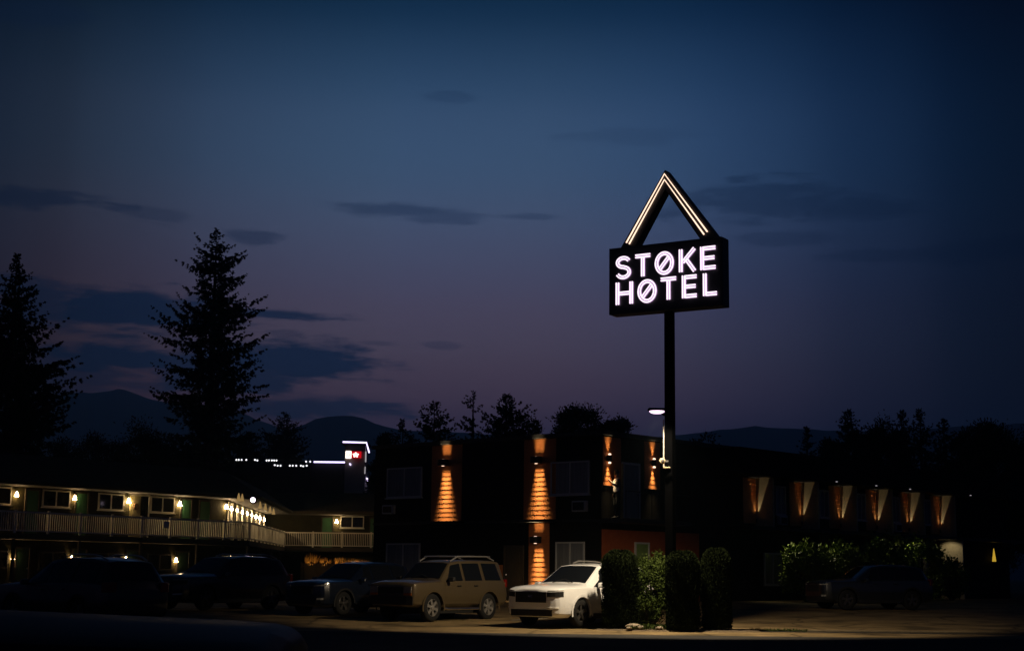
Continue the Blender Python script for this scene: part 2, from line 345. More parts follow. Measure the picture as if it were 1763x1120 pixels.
def window(F, s0, s1, z0, z1, parent, fm='frame_grey', pm='pane', mull=.5, fw=.06, o=.0, curtain=False):
    mb = MB(); d0, d1 = o+.004, o+.07
    F.box(mb, s0, s1, d0, d1, z1-fw, z1); F.box(mb, s0, s1, d0, d1, z0, z0+fw)
    F.box(mb, s0, s0+fw, d0, d1, z0+fw, z1-fw); F.box(mb, s1-fw, s1, d0, d1, z0+fw, z1-fw)
    fr = mb.build('window', fm, parent)
    if mull is not None:
        m = s0+(s1-s0)*mull; mb = MB(); F.box(mb, m-fw*.45, m+fw*.45, d0, d1-.01, z0+fw, z1-fw); mb.build('mullion', fm, fr)
    mb = MB(); F.box(mb, s0+fw, s1-fw, d0, o+.03, z0+fw, z1-fw); mb.build('pane', pm, fr)
    mb = MB(); F.box(mb, s0-.05, s1+.05, d0, d1+.05, z0-.05, z0-.003); mb.build('sill', fm, fr)
    return fr
window(FL, 9.87, 12.07, 4.67, 5.98, hotel); window(FL, .56, 2.55, 4.56, 5.88, hotel); window(FL, .8, 2.27, 1.5, 2.72, hotel)
window(FL, 9.9, 12.0, 1.3, 2.7, hotel)
window(FR, 2.03, 2.98, 1.2, 2.75, hotel, 'white', mat('green_pane', (.22, .33, .08), (.32, .45, .14), 2, .3), None, .07, .05)  # pane coloured a mottled green
for F, s0, s1, z0, z1 in ((FL, .64, 1.32, 3.88, 4.31), (FL, 11.5, 12.16, 3.97, 4.36), (FR, 12.6, 13.2, 3.75, 4.15), (FR, 23.4, 24.0, 3.75, 4.15)):
    mb = MB(); F.box(mb, s0, s1, .004, .22, z0, z1); ac = mb.build('air_conditioner', 'frame_grey', hotel, bevel=.02)
    mb = MB(); F.box(mb, s0+.06, s1-.06, .222, .232, z0+.06, z1-.06); mb.build('grille', 'cap', ac)
def door(F, s0, s1, z0, z1, parent, dm, o=0, fm=None, knob=1):
    mb = MB(); F.box(mb, s0, s1, o+.004, o+.05, z0, z1); d = mb.build('door', dm, parent)
    mb = MB()
    for k in (0, 1):
        h = (z1-z0); F.box(mb, s0+.12, s1-.12, o+.052, o+.06, z0+.15+k*h*.47, z0+.15+k*h*.47+h*.38)
    mb.build('door_panel', dm, d)
    if fm:
        mb = MB(); F.box(mb, s0-.09, s0-.005, o+.004, o+.08, z0, z1+.09); F.box(mb, s1+.005, s1+.09, o+.004, o+.08, z0, z1+.09); F.box(mb, s0-.004, s1+.004, o+.004, o+.08, z1+.004, z1+.09)
        mb.build('door_frame', fm, d)
    p = F.p(s1-.09 if knob > 0 else s0+.09, o+.09, z0+1.0); MB().tube([p-Vector((0, 0, .04)), p+Vector((0, 0, .04))], .025).build('handle', 'chrome', d)
    return d
door(FL, 4.05, 4.95, .42, 2.5, hotel, 'deck', fm='deck')
door(FR, 1.36, 2.32, 3.62, 5.78, hotel, 'pane', fm='frame_grey')
mb = MB(); FR.box(mb, 1.2, 1.265, .004, .12, 3.62, 5.8); mb.build('door_post', 'creamdoor', hotel)
mb = MB(); FR.box(mb, -.1, 4.2, .004, 1.3, 3.44, 3.6); FR.box(mb, 8.6, 36.5, .004, 1.3, 3.44, 3.6); mb.build('balcony_slab', 'cap', hotel)
mb = MB()
for a, b in ((-.05, 4.1), ):
    FR.box(mb, a, b, 1.22, 1.25, 4.62, 4.66)
    s = a
    while s < b: FR.box(mb, s, s+.02, 1.225, 1.245, 3.6, 4.62); s += .83
mb.build('balcony_railing', 'cap', hotel)
mb = MB(); FR.box(mb, 7.5, 36.5, .004, 1.45, 5.76, ZT-.01); mb.build('eave', 'char', hotel)
wedge_s = [10.9, 14.7, 18.2, 21.7, 25.05, 28.5]
for s in wedge_s:
    mb = MB(); FR.box(mb, s, s+.1, .004, .92, 3.605, 5.755); mb.build('partition', 'finw', hotel)
    cedar(FR, s-1.0, s-.005, 3.75, 5.74, .19, .014, 'wcedar')
    door(FR, s+.5, s+1.4, 3.61, 5.6, hotel, 'frame_grey')
    if s < 28: window(FR, s+1.6, s+2.45, 4.2, 5.5, hotel)
for s in wedge_s[:-1]: window(FR, s+.6, s+2.0, 1.1, 2.5, hotel)
mb = MB(); FR.box(mb, 28.5, 28.6, .004, 1.28, .42, 3.43); mb.build('partition', 'finw', hotel)
# sconces: black cylinder, light out of both ends
def make_sconce(lens_out, power_up, power_dn, half, br, dist):
    t = thing('wall_sconce', '', 'wall lamp')
    MB().box(-.05, .05, -.02, 0, -.08, .08).build('backplate', 'cap', t, local=True)
    MB().lathe([(br*.98, -.13), (br+.012, -.125), (br+.012, .125), (br*.98, .13)], 20, o=(0, -dist, 0)).build('barrel', 'cap', t, local=True, smooth=False)
    MB().box(-.02, .02, -dist, -.02, -.02, .02).build('arm', 'cap', t, local=True)
    for sg in (1, -1):
        lr = min(br*.75, .06)
        MB().lathe([(lr, 0), (lr, .012+lens_out), (lr*.4, .016+lens_out*1.3)], 14, o=(0, -dist, .131 if sg > 0 else -.131-.016-lens_out*1.3)).build('lens', 'lens', t, local=True)
    beam(t, (0, -dist, .16+lens_out*1.4), True, power_up, (1, .75, .40), br*.95, half*2.3)
    beam(t, (0, -dist, -.16-lens_out*1.4), False, power_dn, (1, .75, .40), br*.95, half*2)
    return t
def put(t, F, s, o, z): t.location = F.p(s, o, z); t.rotation_euler = (0, 0, F.rz())
sg = 'black sconces throwing light up and down the cedar'
sc1 = make_sconce(0.0, 18, 34, 15.5, .23, .228); put(sc1, FL, 8.4, .03, 6.08); tag(sc1, 'upper floor black sconce on the left cedar strip, above the tan car', group=sg)
for s, z, lb in ((3.15, 5.98, 'upper black sconce on the full height cedar strip, left of the big window'), (3.15, 2.8, 'lower black sconce on the cedar strip behind the white car')):
    c = copy_tree(sc1); put(c, FL, s, .03, z); c['label'] = lb
sc2 = make_sconce(.04, 2.6, 5, 20, .075, .10); put(sc2, FR, .36, .03, 5.95); tag(sc2, 'black sconce with glowing lenses beside the person on the balcony', group=sg)
c = copy_tree(sc2); put(c, FR, 3.27, .03, 5.95); c['label'] = 'black sconce with glowing lenses on the narrow strip next to the sign pole'
# uplights in the partition corners
up = thing('corner_uplight', '', 'wall lamp', group='uplights in the balcony partition corners')
MB().lathe([(.035, -.10), (.038, .0), (.035, .04)], 14).build('housing', 'cap', up, local=True)
MB().lathe([(.026, .041), (.026, .046)], 14).build('lens', 'cap', up, local=True)
for dr_, pw_, hf_, bl_ in (((-.15, .05, 1), 90, 10.5, .1), ((.03, -.22, 1), 95, 8.5, .2)):
    ul = spot(up, (0, 0, .07), dr_, pw_, (1, .77, .46), hf_, bl_, .005)
    ul.data.use_nodes = True; un = ul.data.node_tree; lf = un.nodes.new('ShaderNodeLightFalloff'); lf.inputs['Strength'].default_value = 1; lf.inputs['Smooth'].default_value = 0
    un.links.new(lf.outputs['Linear'], un.nodes['Emission'].inputs['Strength'])
names = ['first corner uplight right of the sign pole, making the widest lit wedge', 'second corner uplight right of the pole, above the left end of the shrubs', 'third corner uplight, over the tall shrub with bright leaves', 'fourth corner uplight, two rooms left of the last lit wedge',
         'fifth corner uplight, next to the last lit wedge', 'last corner uplight at the far end, above the pale ground floor panel']
for i, s in enumerate(wedge_s):
    u = up if i == 0 else copy_tree(up)
    u.location = FR.p(s-.05, .10, 3.93); u.rotation_euler = (0, 0, FR.rz()); u['label'] = names[i]
dl = thing('soffit_downlight', 'small downlight over the pale ground floor partition at the far end', 'ceiling lamp', FR.p(27.75, .66, 3.43), FR.rz())
MB().lathe([(.06, -.05), (.06, -.004)], 14).build('trim', 'cap', dl, local=True)
spot(dl, (0, 0, -.07), (0.7, 0, -1), 13, (1, .82, .52), 60, .5, .03)
for i, (s, lb) in enumerate(((10.6, 'downlight under the balcony above the left shrub'), (13.9, 'downlight under the balcony above the second shrub'), (18.6, 'downlight under the balcony above the tall bright shrub'), (21.9, 'downlight under the balcony above the right shrub'))):
    d2 = thing('shrub_downlight', lb, 'ceiling lamp', FR.p(s, 1.42, 3.5), FR.rz(), 'downlights along the balcony edge')
    MB().box(-.05, .05, -.04, .1, -.06, .0).build('housing', 'cap', d2, local=True)
    spot(d2, (0, -.06, -.08), (0, -.55, -1), 44, (1, .88, .5), 60, .7, .04)
for i, s in enumerate((15.4, 19.1, 22.5, 29.2)):
    g = thing('eave_lamp', ['tiny eave lamp above the second lit wedge', 'tiny eave lamp above the third lit wedge', 'tiny eave lamp above the fourth lit wedge', 'tiny eave lamp above the last lit wedge'][i], 'lamp', FR.p(s, 1.5, 5.8), FR.rz(), 'tiny lamps along the eave')
    MB().lathe([(.05, 0), (.05, .08)], 10).build('housing', 'cap', g, local=True)
    MB().lathe([(.045, -.03), (.045, -.002)], 10).build('lens', 'led_dim', g, local=True)
yl = thing('cone_lamp', 'narrow yellow cone lamp glowing alone at the far right', 'wall lamp', FR.p(34.7, .16, 2.42), FR.rz())
MB().lathe([(.11, 0), (.09, .2), (.015, .72)], 12).build('shade', 'yellow', yl, local=True)
MB().box(-.04, .04, 0, .16, .3, .4).build('bracket', 'cap', yl, local=True)

# ------------------------------------------------------------------ person on the balcony
def person():
    base = FR.p(.63, .27, 3.6)
    t = thing('person', 'person in white shirt and dark jacket standing on the balcony by the sconce', 'person', base, radians(200)); t.scale = (1.05, 1.1, 1.05)
    # local frame: +x is where the person faces
    P_ = {}; V = []; R = []; E = []
    def v(n, x, y, z, r, par=None):
        P_[n] = len(V); V.append((x, y, z)); R.append(r)
        if par is not None: E.append((P_[par], P_[n]))
    v('pel', 0, 0, .98, .155); v('waist', 0, 0, 1.12, .14, 'pel'); v('chest', .01, 0, 1.32, .165, 'waist'); v('neckb', 0, 0, 1.50, .085, 'chest'); v('neck', .02, 0, 1.57, .058, 'neckb')
    v('head', .045, 0, 1.68, .095, 'neck'); v('crown', .035, 0, 1.79, .08, 'head')
    for s, nm in ((1, 'l'), (-1, 'r')):
        v('hip'+nm, 0, .1*s, .92, .1, 'pel'); v('knee'+nm, .03, .11*s, .50, .066, 'hip'+nm); v('cal'+nm, -.01, .11*s, .34, .058, 'knee'+nm); v('ank'+nm, -.02, .115*s, .09, .042, 'cal'+nm); v('toe'+nm, .16, .13*s, .04, .038, 'ank'+nm)
        v('sh'+nm, 0, .19*s, 1.44, .075, 'chest')
        if s > 0: el, wr, dr = (.08, .25, 1.17), (.30, .12, 1.36), (.35, .08, 1.42)
        else: el, wr, dr = (-.02, -.26, 1.16), (.06, -.27, .92), (.08, -.27, .84)
        v('el'+nm, *el, .052, 'sh'+nm); v('wr'+nm, *wr, .036, 'el'+nm); v('ha'+nm, *dr, .036, 'wr'+nm)
        d = (Vector(dr)-Vector(wr)).normalized()
        for k in range(4):
            a = Vector(dr)+Vector((0, (k-1.5)*.018, 0))+d*.02; b = a+d*(.05+.01*(1.5-abs(k-1.5)))+Vector((-.015, 0, 0))
            v(f'f{k}{nm}', *a, .01, 'ha'+nm); v(f'g{k}{nm}', *b, .008, f'f{k}{nm}')
        a = Vector(wr)+d*.03+Vector((.03, -.02*s, 0)); b = a+d*.04
        v('th'+nm, *a, .011, 'wr'+nm); v('ti'+nm, *b, .009, 'th'+nm)
    me = bpy.data.meshes.new('body'); me.from_pydata(V, E, [])
    o = bpy.data.objects.new('body', me); COL.objects.link(o)
    sk = o.modifiers.new('skin', 'SKIN'); sk.use_smooth_shade = True
    sv = me.skin_vertices[0].data if me.skin_vertices else None
    if sv is None:
        bm = bmesh.new(); bm.from_mesh(me); bm.verts.layers.skin.verify(); bm.to_mesh(me); bm.free(); sv = me.skin_vertices[0].data
    for i, r in enumerate(R): sv[i].radius = (r, r)
    sv[0].use_root = True
    o.modifiers.new('sub', 'SUBSURF').levels = 1; o.modifiers['sub'].render_levels = 1
    dg = bpy.context.evaluated_depsgraph_get(); me2 = bpy.data.meshes.new_from_object(o.evaluated_get(dg))
    bpy.data.objects.remove(o); me2.name = 'body'; me2.materials.clear()
    for k in ('skin', 'jacket', 'shirt', 'trousers'): me2.materials.append(M[k])
    for p in me2.polygons:
        c = p.center; p.use_smooth = True
        hand = (c.x > .29 and c.z > 1.33) or (abs(c.y) > .2 and c.z < .93 and c.x > .03)
        p.material_index = 0 if (c.z > 1.545 or hand) else 3 if c.z < 1.0 else (2 if p.normal.x > -.15 and abs(c.y) < .2 else 1)
    b = bpy.data.objects.new('body', me2); COL.objects.link(b); b.parent = t
    hb = MB().lathe([(.02, 1.84), (.07, 1.82), (.1, 1.76), (.105, 1.69), (.09, 1.62)], 14, o=(.015, 0, 0)); hb.build('hair', 'hair', t, local=True, smooth=True)
person()

# ------------------------------------------------------------------ motel on the left
R0 = Vector((-21.95, 73.0)); dm = Vector((.57, .822)).normalized(); nm = Vector((dm.y, -dm.x))
FB = Fac(R0, dm, nm)                     # balcony edge
FW = Fac(R0-nm*1.4, dm, nm)              # room wall
SK = 13.38
K = R0+dm*SK
dw = Vector((-.057, .998)).normalized(); nw = Vector((dw.y, -dw.x))
GB = Fac(K, dw, nw)                      # wing balcony edge
den = dm.x*dw.y-dm.y*dw.x
q = (K-nw*1.4)-FW.O; SWc = (q.x*dw.y-q.y*dw.x)/den   # wall corner along FW
KW = FW.O+dm*SWc
GW = Fac(KW, dw, nw); LW = 21.0
HB = Fac(K+dw*LW, (1, 0), (0, -1)); HW = Fac(K+dw*LW+Vector((-1.4, 1.4)), (1, 0), (0, -1))
ZD, ZE, ZR = 3.05, 5.32, 6.85
motel = thing('motel_building', 'two storey olive motel with cream balcony railings and a row of lit doors', 'motel', (R0.x, R0.y, .4))
A0 = FW.xy(-9, 0); A1 = (KW.x, KW.y); A2 = GW.xy(LW+1.2, 0); A3 = HW.xy(9.5, 0)
pl = [A0, A1, A2, A3, (A3[0], A3[1]+8), (A2[0]-9, A2[1]+8), (A1[0]-9, A1[1]+2), FW.xy(-9, -8)]
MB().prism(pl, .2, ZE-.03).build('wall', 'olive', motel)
B0 = FB.xy(-9, 0); B1 = (K.x, K.y); B2 = HB.xy(0, 0); B3 = HB.xy(9, 0)
def band(pa, pb, z0, z1, m, name): MB().prism(pa+pb[::-1], z0, z1).build(name, m, motel)
band([A0, A1, A2, A3], [FB.xy(-9, .08), GB.xy(.0, .08), HB.xy(.08, .08), HB.xy(9.4, .08)], ZD-.28, ZD, 'deck', 'balcony_deck')
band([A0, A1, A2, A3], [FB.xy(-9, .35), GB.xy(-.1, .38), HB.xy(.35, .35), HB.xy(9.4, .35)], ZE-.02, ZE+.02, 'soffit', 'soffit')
# mansard roof: fascia, slope and flat top
eo = [FB.xy(-9, .45), GB.xy(-.1, .5), HB.xy(.5, .45), HB.xy(9.6, .45)]
to = [FB.xy(-9, -1.4), GB.xy(-.2, -1.5), HB.xy(-1.6, -1.4), HB.xy(9.6, -1.4)]
bo = [FB.xy(-9, -10), GB.xy(2, -11), HB.xy(-11, -9), HB.xy(9.6, -9)]
mb = MB(); V = [(x, y, ZE+.03) for x, y in eo]+[(x, y, ZE+.22) for x, y in eo]+[(x, y, ZR) for x, y in to]+[(x, y, ZR-.1) for x, y in bo]+[(x, y, ZE+.03) for x, y in bo]
F = []
for k in range(4):
    for i in range(3): F.append((k*4+i, k*4+i+1, k*4+4+i+1, k*4+4+i))
F += [(3, 7, 11, 15, 19), (0, 16, 12, 8, 4)]
for i in range(3): F.append((i, 16+i, 17+i, 1+i))
mb.add(V, F); mb.build('roof', 'shingle', motel)
mb = MB()
mb.tube([Vector((x, y, ZE+.13))+Vector((0, 0, 0)) for x, y in [FB.xy(-9, .53), GB.xy(-.1, .58), HB.xy(.58, .53), HB.xy(9.6, .53)]], .06, 6); mb.build('gutter_or_kerb_shade', 'deck', motel)  # rain gutter along the motel eave
def railing(F, s0, s1, panel=False):
    mb = MB()
    F.box(mb, s0+.05, s1-.05, -.035, .035, ZD+.95, ZD+1.03); F.box(mb, s0+.05, s1-.05, -.025, .025, ZD+.09, ZD+.15)
    n = int((s1-s0)/.125)
    for i in range(1, n):
        s = s0+(s1-s0)*i/n; F.box(mb, s-.019, s+.019, -.018, .018, ZD+.15, ZD+.95)
    r = mb.build('railing', 'rail', motel)
    mb = MB(); F.box(mb, s0-.05, s0+.05, -.05, .05, ZD-.2, ZD+1.08); mb.build('post', 'rail', r)
    return r
bays = [-5.9, -4.0, -2.1, -.19, 1.72, 3.7, 5.62, 7.56, 9.5, 11.45, SK]
for a, b in zip(bays, bays[1:]): railing(FB, a, b)
wb = [0, 2.1, 4.2, 6.3, 8.4, 10.5, 12.6, 14.7, 16.8, 18.9, 21.0]
for a, b in zip(wb, wb[1:]): railing(GB, a, b)
for a, b in zip([0, 2.0, 4.0, 6.0], [2.0, 4.0, 6.0, 6.45]): railing(HB, a, b)
mb = MB(); FB.box(mb, 7.02, 7.45, .03, .05, ZD+.5, ZD+.85); mb.build('notice_panel', 'rail', motel)
for F, ss in ((FB, (-2.1, 1.72, 5.62, 9.5, SK-.1)), (GB, (6.3, 12.6, 18.9))):
    for s in ss:
        mb = MB(); F.box(mb, s-.06, s+.06, -.06, .06, .3, ZD-.285); mb.build('post', 'deck', motel)
for i, s in enumerate((.44, 3.89, 7.36)): window(FW, s, s+1.68, 4.39, 5.24, motel, 'rail', 'darkpane', .5, .07)
window(FW, -3.05, -1.37, 4.39, 5.24, motel, 'rail', 'darkpane', .5, .07)
door(FW, 2.5, 3.2, ZD, 5.14, motel, 'green', fm='deck'); dc = door(FW, 6.0, 6.68, ZD, 5.18, motel, 'creamdoor')
mb = MB(); FW.box(mb, 6.75, 7.2, .004, .06, ZD, 5.2); mb.build('screen_door', 'darkpane', dc)
mb = MB(); FW.box(mb, 7.2, 7.28, .004, .09, ZD, 5.28); FW.box(mb, 5.85, 7.2, .004, .09, 5.2, 5.28); mb.build('door_frame', 'rail', dc)
p = FW.p(6.34, .1, 4.65); mb = MB(); mb.tube([p+FW_d for FW_d in [Vector((FW.d.x*.14*cos(a), FW.d.y*.14*cos(a), .14*sin(a))) for a in [2*pi*i/14 for i in range(14)]]], .045, 6, True); mb.build('wreath', 'wreath', dc)
door(FW, 9.55, 10.22, ZD, 5.14, motel, 'green', fm='deck'); door(FW, 10.9, 11.62, ZD, 5.12, motel, 'green', fm='deck'); door(FW, -.5, .2, ZD, 5.14, motel, 'green', fm='deck')
for i, s in enumerate((-3.0, .44, 3.89, 7.36)): window(FW, s, s+1.68, 1.4, 2.25, motel, 'darkframe', 'darkpane', .5, .07); door(FW, s+2.1, s+2.85, .42, 2.35, motel, 'darkgreen', fm='darkframe')
for i in range(6):
    s = .8+i*3.3
    window(GW, s, s+1.3, 4.2, 5.24, motel, 'rail', 'darkpane', .5, .06); door(GW, s+1.8, s+2.55, ZD, 5.14, motel, 'creamdoor', fm='rail')
window(HW, 5.1, 6.75, 4.42, 5.25, motel, 'rail', 'darkpane', .5, .07)
door(HW, 3.85, 4.55, ZD, 5.1, motel, 'green', fm='deck'); door(HW, 7.2, 7.8, ZD, 5.1, motel, 'green', fm='deck')
# lamps by the doors
lampg = 'glowing wall lamps beside the motel doors'
lp = thing('door_lamp', '', 'wall lamp', group=lampg)
MB().box(-.07, .07, -.025, 0, -.12, .14).build('backplate', 'cap', lp, local=True)
MB().lathe([(.05, -.02), (.1, -.005), (.02, .10)], 10, o=(0, -.13, .16)).build('cap', 'cap', lp, local=True)
MB().lathe([(.15, -.22), (.145, -.19), (.04, .12), (.035, .13)], 14, o=(0, -.13, 0)).build('glass_shade', 'bulb', lp, local=True)
LL = [(FW, -1.1, 'upper motel lamp at the far left edge of the balcony'), (FW, 2.37, 'upper motel lamp just left of the first green door'), (FW, 5.85, 'upper motel lamp beside the cream door with the wreath'), (FW, 9.39, 'upper motel lamp between a window and a green door'), (FW, 12.84, 'upper motel lamp nearest the corner of the balcony')]
lamp2 = copy_tree(lp)
for ch in lamp2.children:
    if ch.name.startswith('glass_shade'): ch.data = ch.data.copy(); ch.data.materials[0] = M['bulb_dim']
used = set()
def putlamp(F, s, z, lb, dim=False):
    src = lamp2 if dim else lp
    o = copy_tree(src) if dim in used else src; used.add(dim)
    put(o, F, s, .0, z); k_ = .56 if F is GW else .66; o.scale = (k_, k_, k_); o['label'] = lb
for F, s, lb in LL: putlamp(F, s, 4.96, lb, s < 3)  # left lamps dimmed to put the lens edge darkening into them
for s, lb in ((-1.1, 'ground floor motel lamp at the far left edge'), (2.37, 'ground floor motel lamp, second from the left'), (5.85, 'ground floor motel lamp, third from the left'), (9.3, 'ground floor motel lamp above the nose of the dark car')): putlamp(FW, s, 1.98, lb, True)
od = ['first', 'second', 'third', 'fourth', 'fifth', 'sixth', 'seventh', 'last']
for i in range(8): putlamp(GW, 1.9+2.55*i, 4.93, f'{od[i]} lamp of the receding row past the balcony corner')
putlamp(HW, 4.85, 4.93, 'lamp between green door and window on the back balcony')
fl = thing('floodlight', 'round violet white floodlight on the eave past the balcony corner', 'floodlight', GB.hit(436, 860, .8))
MB().lathe([(.14, -.1), (.2, 0)], 14, 'Y').build('housing', 'cap', fl, local=True)
MB().lathe([(.02, -.13), (.10, -.11), (.13, -.1)], 14, 'Y').build('lens', 'flood', fl, local=True)
for i, (px, py, Y) in enumerate(((411, 854, 86), (417, 855, 87.5), (448, 868, 94), (457, 871, 97), (465, 876, 101), (471, 879, 104))):
    c = thing('eave_cone_lamp', ['left cone lamp of the pair left of the floodlight', 'right cone lamp of the pair left of the floodlight', 'cone lamp just right of the floodlight on the eave', 'second cone lamp right of the floodlight', 'third cone lamp right of the floodlight', 'cone lamp at the far end of the eave'][i], 'lamp', GB.hit(px, py, .75), 0, 'small cone lamps along the wing eave')
    MB().lathe([(.11, -.2), (.02, .16)], 10).build('shade', emit('cone_glow', (1, .62, .22), .28) if i == 0 else bpy.data.materials['cone_glow'], c, local=True)
    MB().box(-.6, .0, -.02, .02, .18, .22).build('bracket', 'cap', c, local=True)
# patio fence with lit grasses under the back balcony
pf = at(530, 966, 103)
fence = thing('timber_fence', 'timber board fence glowing under the back balcony of the motel', 'fence', (pf.x, 103, .41))
for i in range(5):
    mb = MB(); x0 = -14.0+i*1.25+.03
    for k in range(8): mb.box(x0+k*.15, x0+k*.15+.12, 102.96, 103, .45, 1.95)
    mb.box(x0, x0+1.2, 102.92, 102.955, 1.7, 1.8); mb.build('fence_panel', 'wood', fence)
    MB().box(x0-.06, x0-.005, 102.93, 103.02, .41, 2.05).build('post', 'wood', fence)
gl = ['dry grass clump at the left end of the timber fence', 'second dry grass clump from the left above the fence', 'tallest orange grass clump in the middle of the fence', 'orange grass clump right of the fence middle', 'yellowish grass clump at the right end of the fence']
for i, (px, hh) in enumerate(((536, .85), (560, .5), (585, .6), (607, .5), (623, .4))):
    b = at(px, 966, 103.6); g = thing('ornamental_grass', gl[i], 'plant', (b.x, 103.6, .41), 0, 'lit grasses above the timber fence')
    MB().box(-.45, .45, -.2, .2, 0, 1.5).build('planter', 'wood', g, local=True)
    mb = MB()
    for k in range(90):
        x, y = rnd.uniform(-.4, .4), rnd.uniform(-.15, .15); h = hh*rnd.uniform(.4, 1)*(1-.5*abs(x)); lx, ly = rnd.gauss(0, .12), rnd.gauss(0, .08)
        mb.add([(x-.015, y, 1.5), (x+.015, y, 1.5), (x+lx*.5+.012, y+ly*.5, 1.5+h*.6), (x+lx, y+ly, 1.5+h), (x+lx*.5-.012, y+ly*.5, 1.5+h*.6)], [(0, 1, 2, 3, 4)])
    mb.build('blades', 'grass', g, local=True)
    MB().lathe([(.05, 1.505), (.06, 1.56)], 8, o=(0, -.19, 0)).build('ground_spot', 'cap', g, local=True)
    spot(g, (0, -.45, 1.3), (0, .55, 1), 11, (1, .5, .14), 50, .6, .05)

# ------------------------------------------------------------------ shop building with LED outline far behind
shop = thing('shop_building', 'dark shop with violet LED outline and pale tower behind the motel', 'shop', (-20, 170, .4))
MB().box(-30, -17.5, 170.3, 185, .4, 13.3).build('wall', 'blackwall', shop)
MB().box(-18.55, -16.3, 169.6, 173, .4, 15.45).build('tower', 'concrete', shop)
MB().box(-18.9, -16.0, 169.3, 173.2, 15.46, 15.7).build('tower_roof', 'blackwall', shop)
MB().box(-18.57, -16.28, 169.5, 169.59, 14.72, 15.45).build('tower_fascia', 'blackwall', shop)
MB().box(-16.3, -8, 172, 185, .4, 10.6).build('side_wing', 'blackwall', shop)
def strip(pts, m, r=.09): MB().tube(pts, r, 6).build('led_strip', m, shop)
strip([(-22.1, 170.1, 13.5), (-18.2, 170.1, 13.5), (-17.9, 169.4, 13.2)], 'led'); strip([(-18.8, 169.15, 15.7), (-16.15, 169.15, 15.66), (-15.93, 170.3, 14.65)], 'led')
strip([(-16.22, 169.5, 14.7), (-16.22, 169.5, 13.5)], 'led_dim', .07); strip([(-16.25, 169.5, 13.0), (-16.27, 169.5, 12.2)], 'led_dim', .05); strip([(-16.25, 171.5, 11.9), (-15.85, 171.7, 11.15), (-15.5, 171.8, 11.1), (-15.3, 171.9, 10.9)], 'led', .09)
sgn = thing('shop_sign', 'small red and white lit shop sign on the pale tower', 'sign', (-17.5, 169.5, 14.4))
MB().box(-18.35, -16.72, 169.3, 169.48, 13.95, 14.68).build('red_panel', 'red_lit', sgn)
MB().box(-18.46, -17.8, 169.12, 169.28, 13.86, 14.72).build('white_emblem', 'white_lit', sgn, bevel=.12)
MB().tube([(-18.13+.15*cos(a), 169.09, 14.27+.15*sin(a)) for a in [2*pi*i/16 for i in range(16)]], .035, 6, True).build('emblem_ring', 'ring', sgn)
mb = MB(); pts = []
for i in range(24):
    a = 2*pi*i/24; r = .26+.07*sin(a*5); pts.append((-17.32+r*1.15*cos(a), 14.28+r*.95*sin(a)))
mb.add([(x, 169.2, z) for x, z in pts]+[(x, 169.28, z) for x, z in pts], [tuple(range(24)), tuple(range(24, 48))[::-1]]+[(i, (i+1) % 24, 24+(i+1) % 24, 24+i) for i in range(24)])
mb.build('white_emblem', 'white_lit', sgn)
ls = thing('light_string', 'string of tiny white lights along the dark roofs behind the motel', 'string lights', (-18, 121, 9))
rr = random.Random(3)
for px, py in [(407, 791), (411, 791), (416, 791), (424, 791), (439, 791), (443, 792), (459, 792), (463, 792), (468, 792), (472, 792), (476, 792), (473, 800), (478, 801), (483, 801), (499, 801), (504, 801), (510, 801), (518, 801), (522, 802), (528, 801), (527, 794), (534, 794)]:
    p = at(px, py, 121); MB().lathe([(.02, -.07), (.07, -.02), (.07, .02), (.02, .07)], 8, o=p).build('bulb', 'far', ls)
MB().tube([at(404, 790, 121.1), at(478, 791, 121.1), at(536, 793, 121.1)], .03, 4).build('wire', 'cap', ls)
MB().tube([at(470, 799, 121.1), at(530, 800.5, 121.1)], .03, 4).build('wire', 'cap', ls)
for px in (404, 470, 536): q_ = at(px, 792, 121.15); MB().tube([(q_.x, q_.y, .3), (q_.x, q_.y, q_.z+.1)], .05, 6).build('post', 'cap', ls)

# ------------------------------------------------------------------ pylon sign
SA, SB = Vector((2.76, 42.3)), Vector((5.74, 40.5)); sd = (SB-SA).normalized(); sn = Vector((sd.y, -sd.x)); FS = Fac(SA, sd, sn); SW_ = (SB-SA).length
sign = thing('hotel_sign', 'tall pylon sign with neon triangle and lettering STØKE HØTEL', 'sign', (4.37, 41.4, 0))
px_, py_ = FS.xy(SW_*.5, -.24)
mb = MB(); FS.box(mb, 1.77-.115, 1.77+.115, -.345, -.115, -.02, 8.73); mb.build('pole', 'pole', sign, bevel=.015)
mb = MB(); FS.box(mb, 1.77-.25, 1.77+.25, -.48, .02, 0, .05); mb.build('base_plate', 'pole', sign)
mb = MB(); FS.box(mb, 0, SW_, -.46, 0, 8.74, 10.66); mb.build('cabinet', 'black', sign, bevel=.02)
mb = MB()
for a, b, c, d in ((0, SW_, 8.742, 8.82), (0, SW_, 10.58, 10.658), (0, .07, 8.82, 10.58), (SW_-.07, SW_, 8.82, 10.58)): FS.box(mb, a+.012, b-.012, .003, .03, c, d)
mb.build('retainer_frame', 'black', sign)
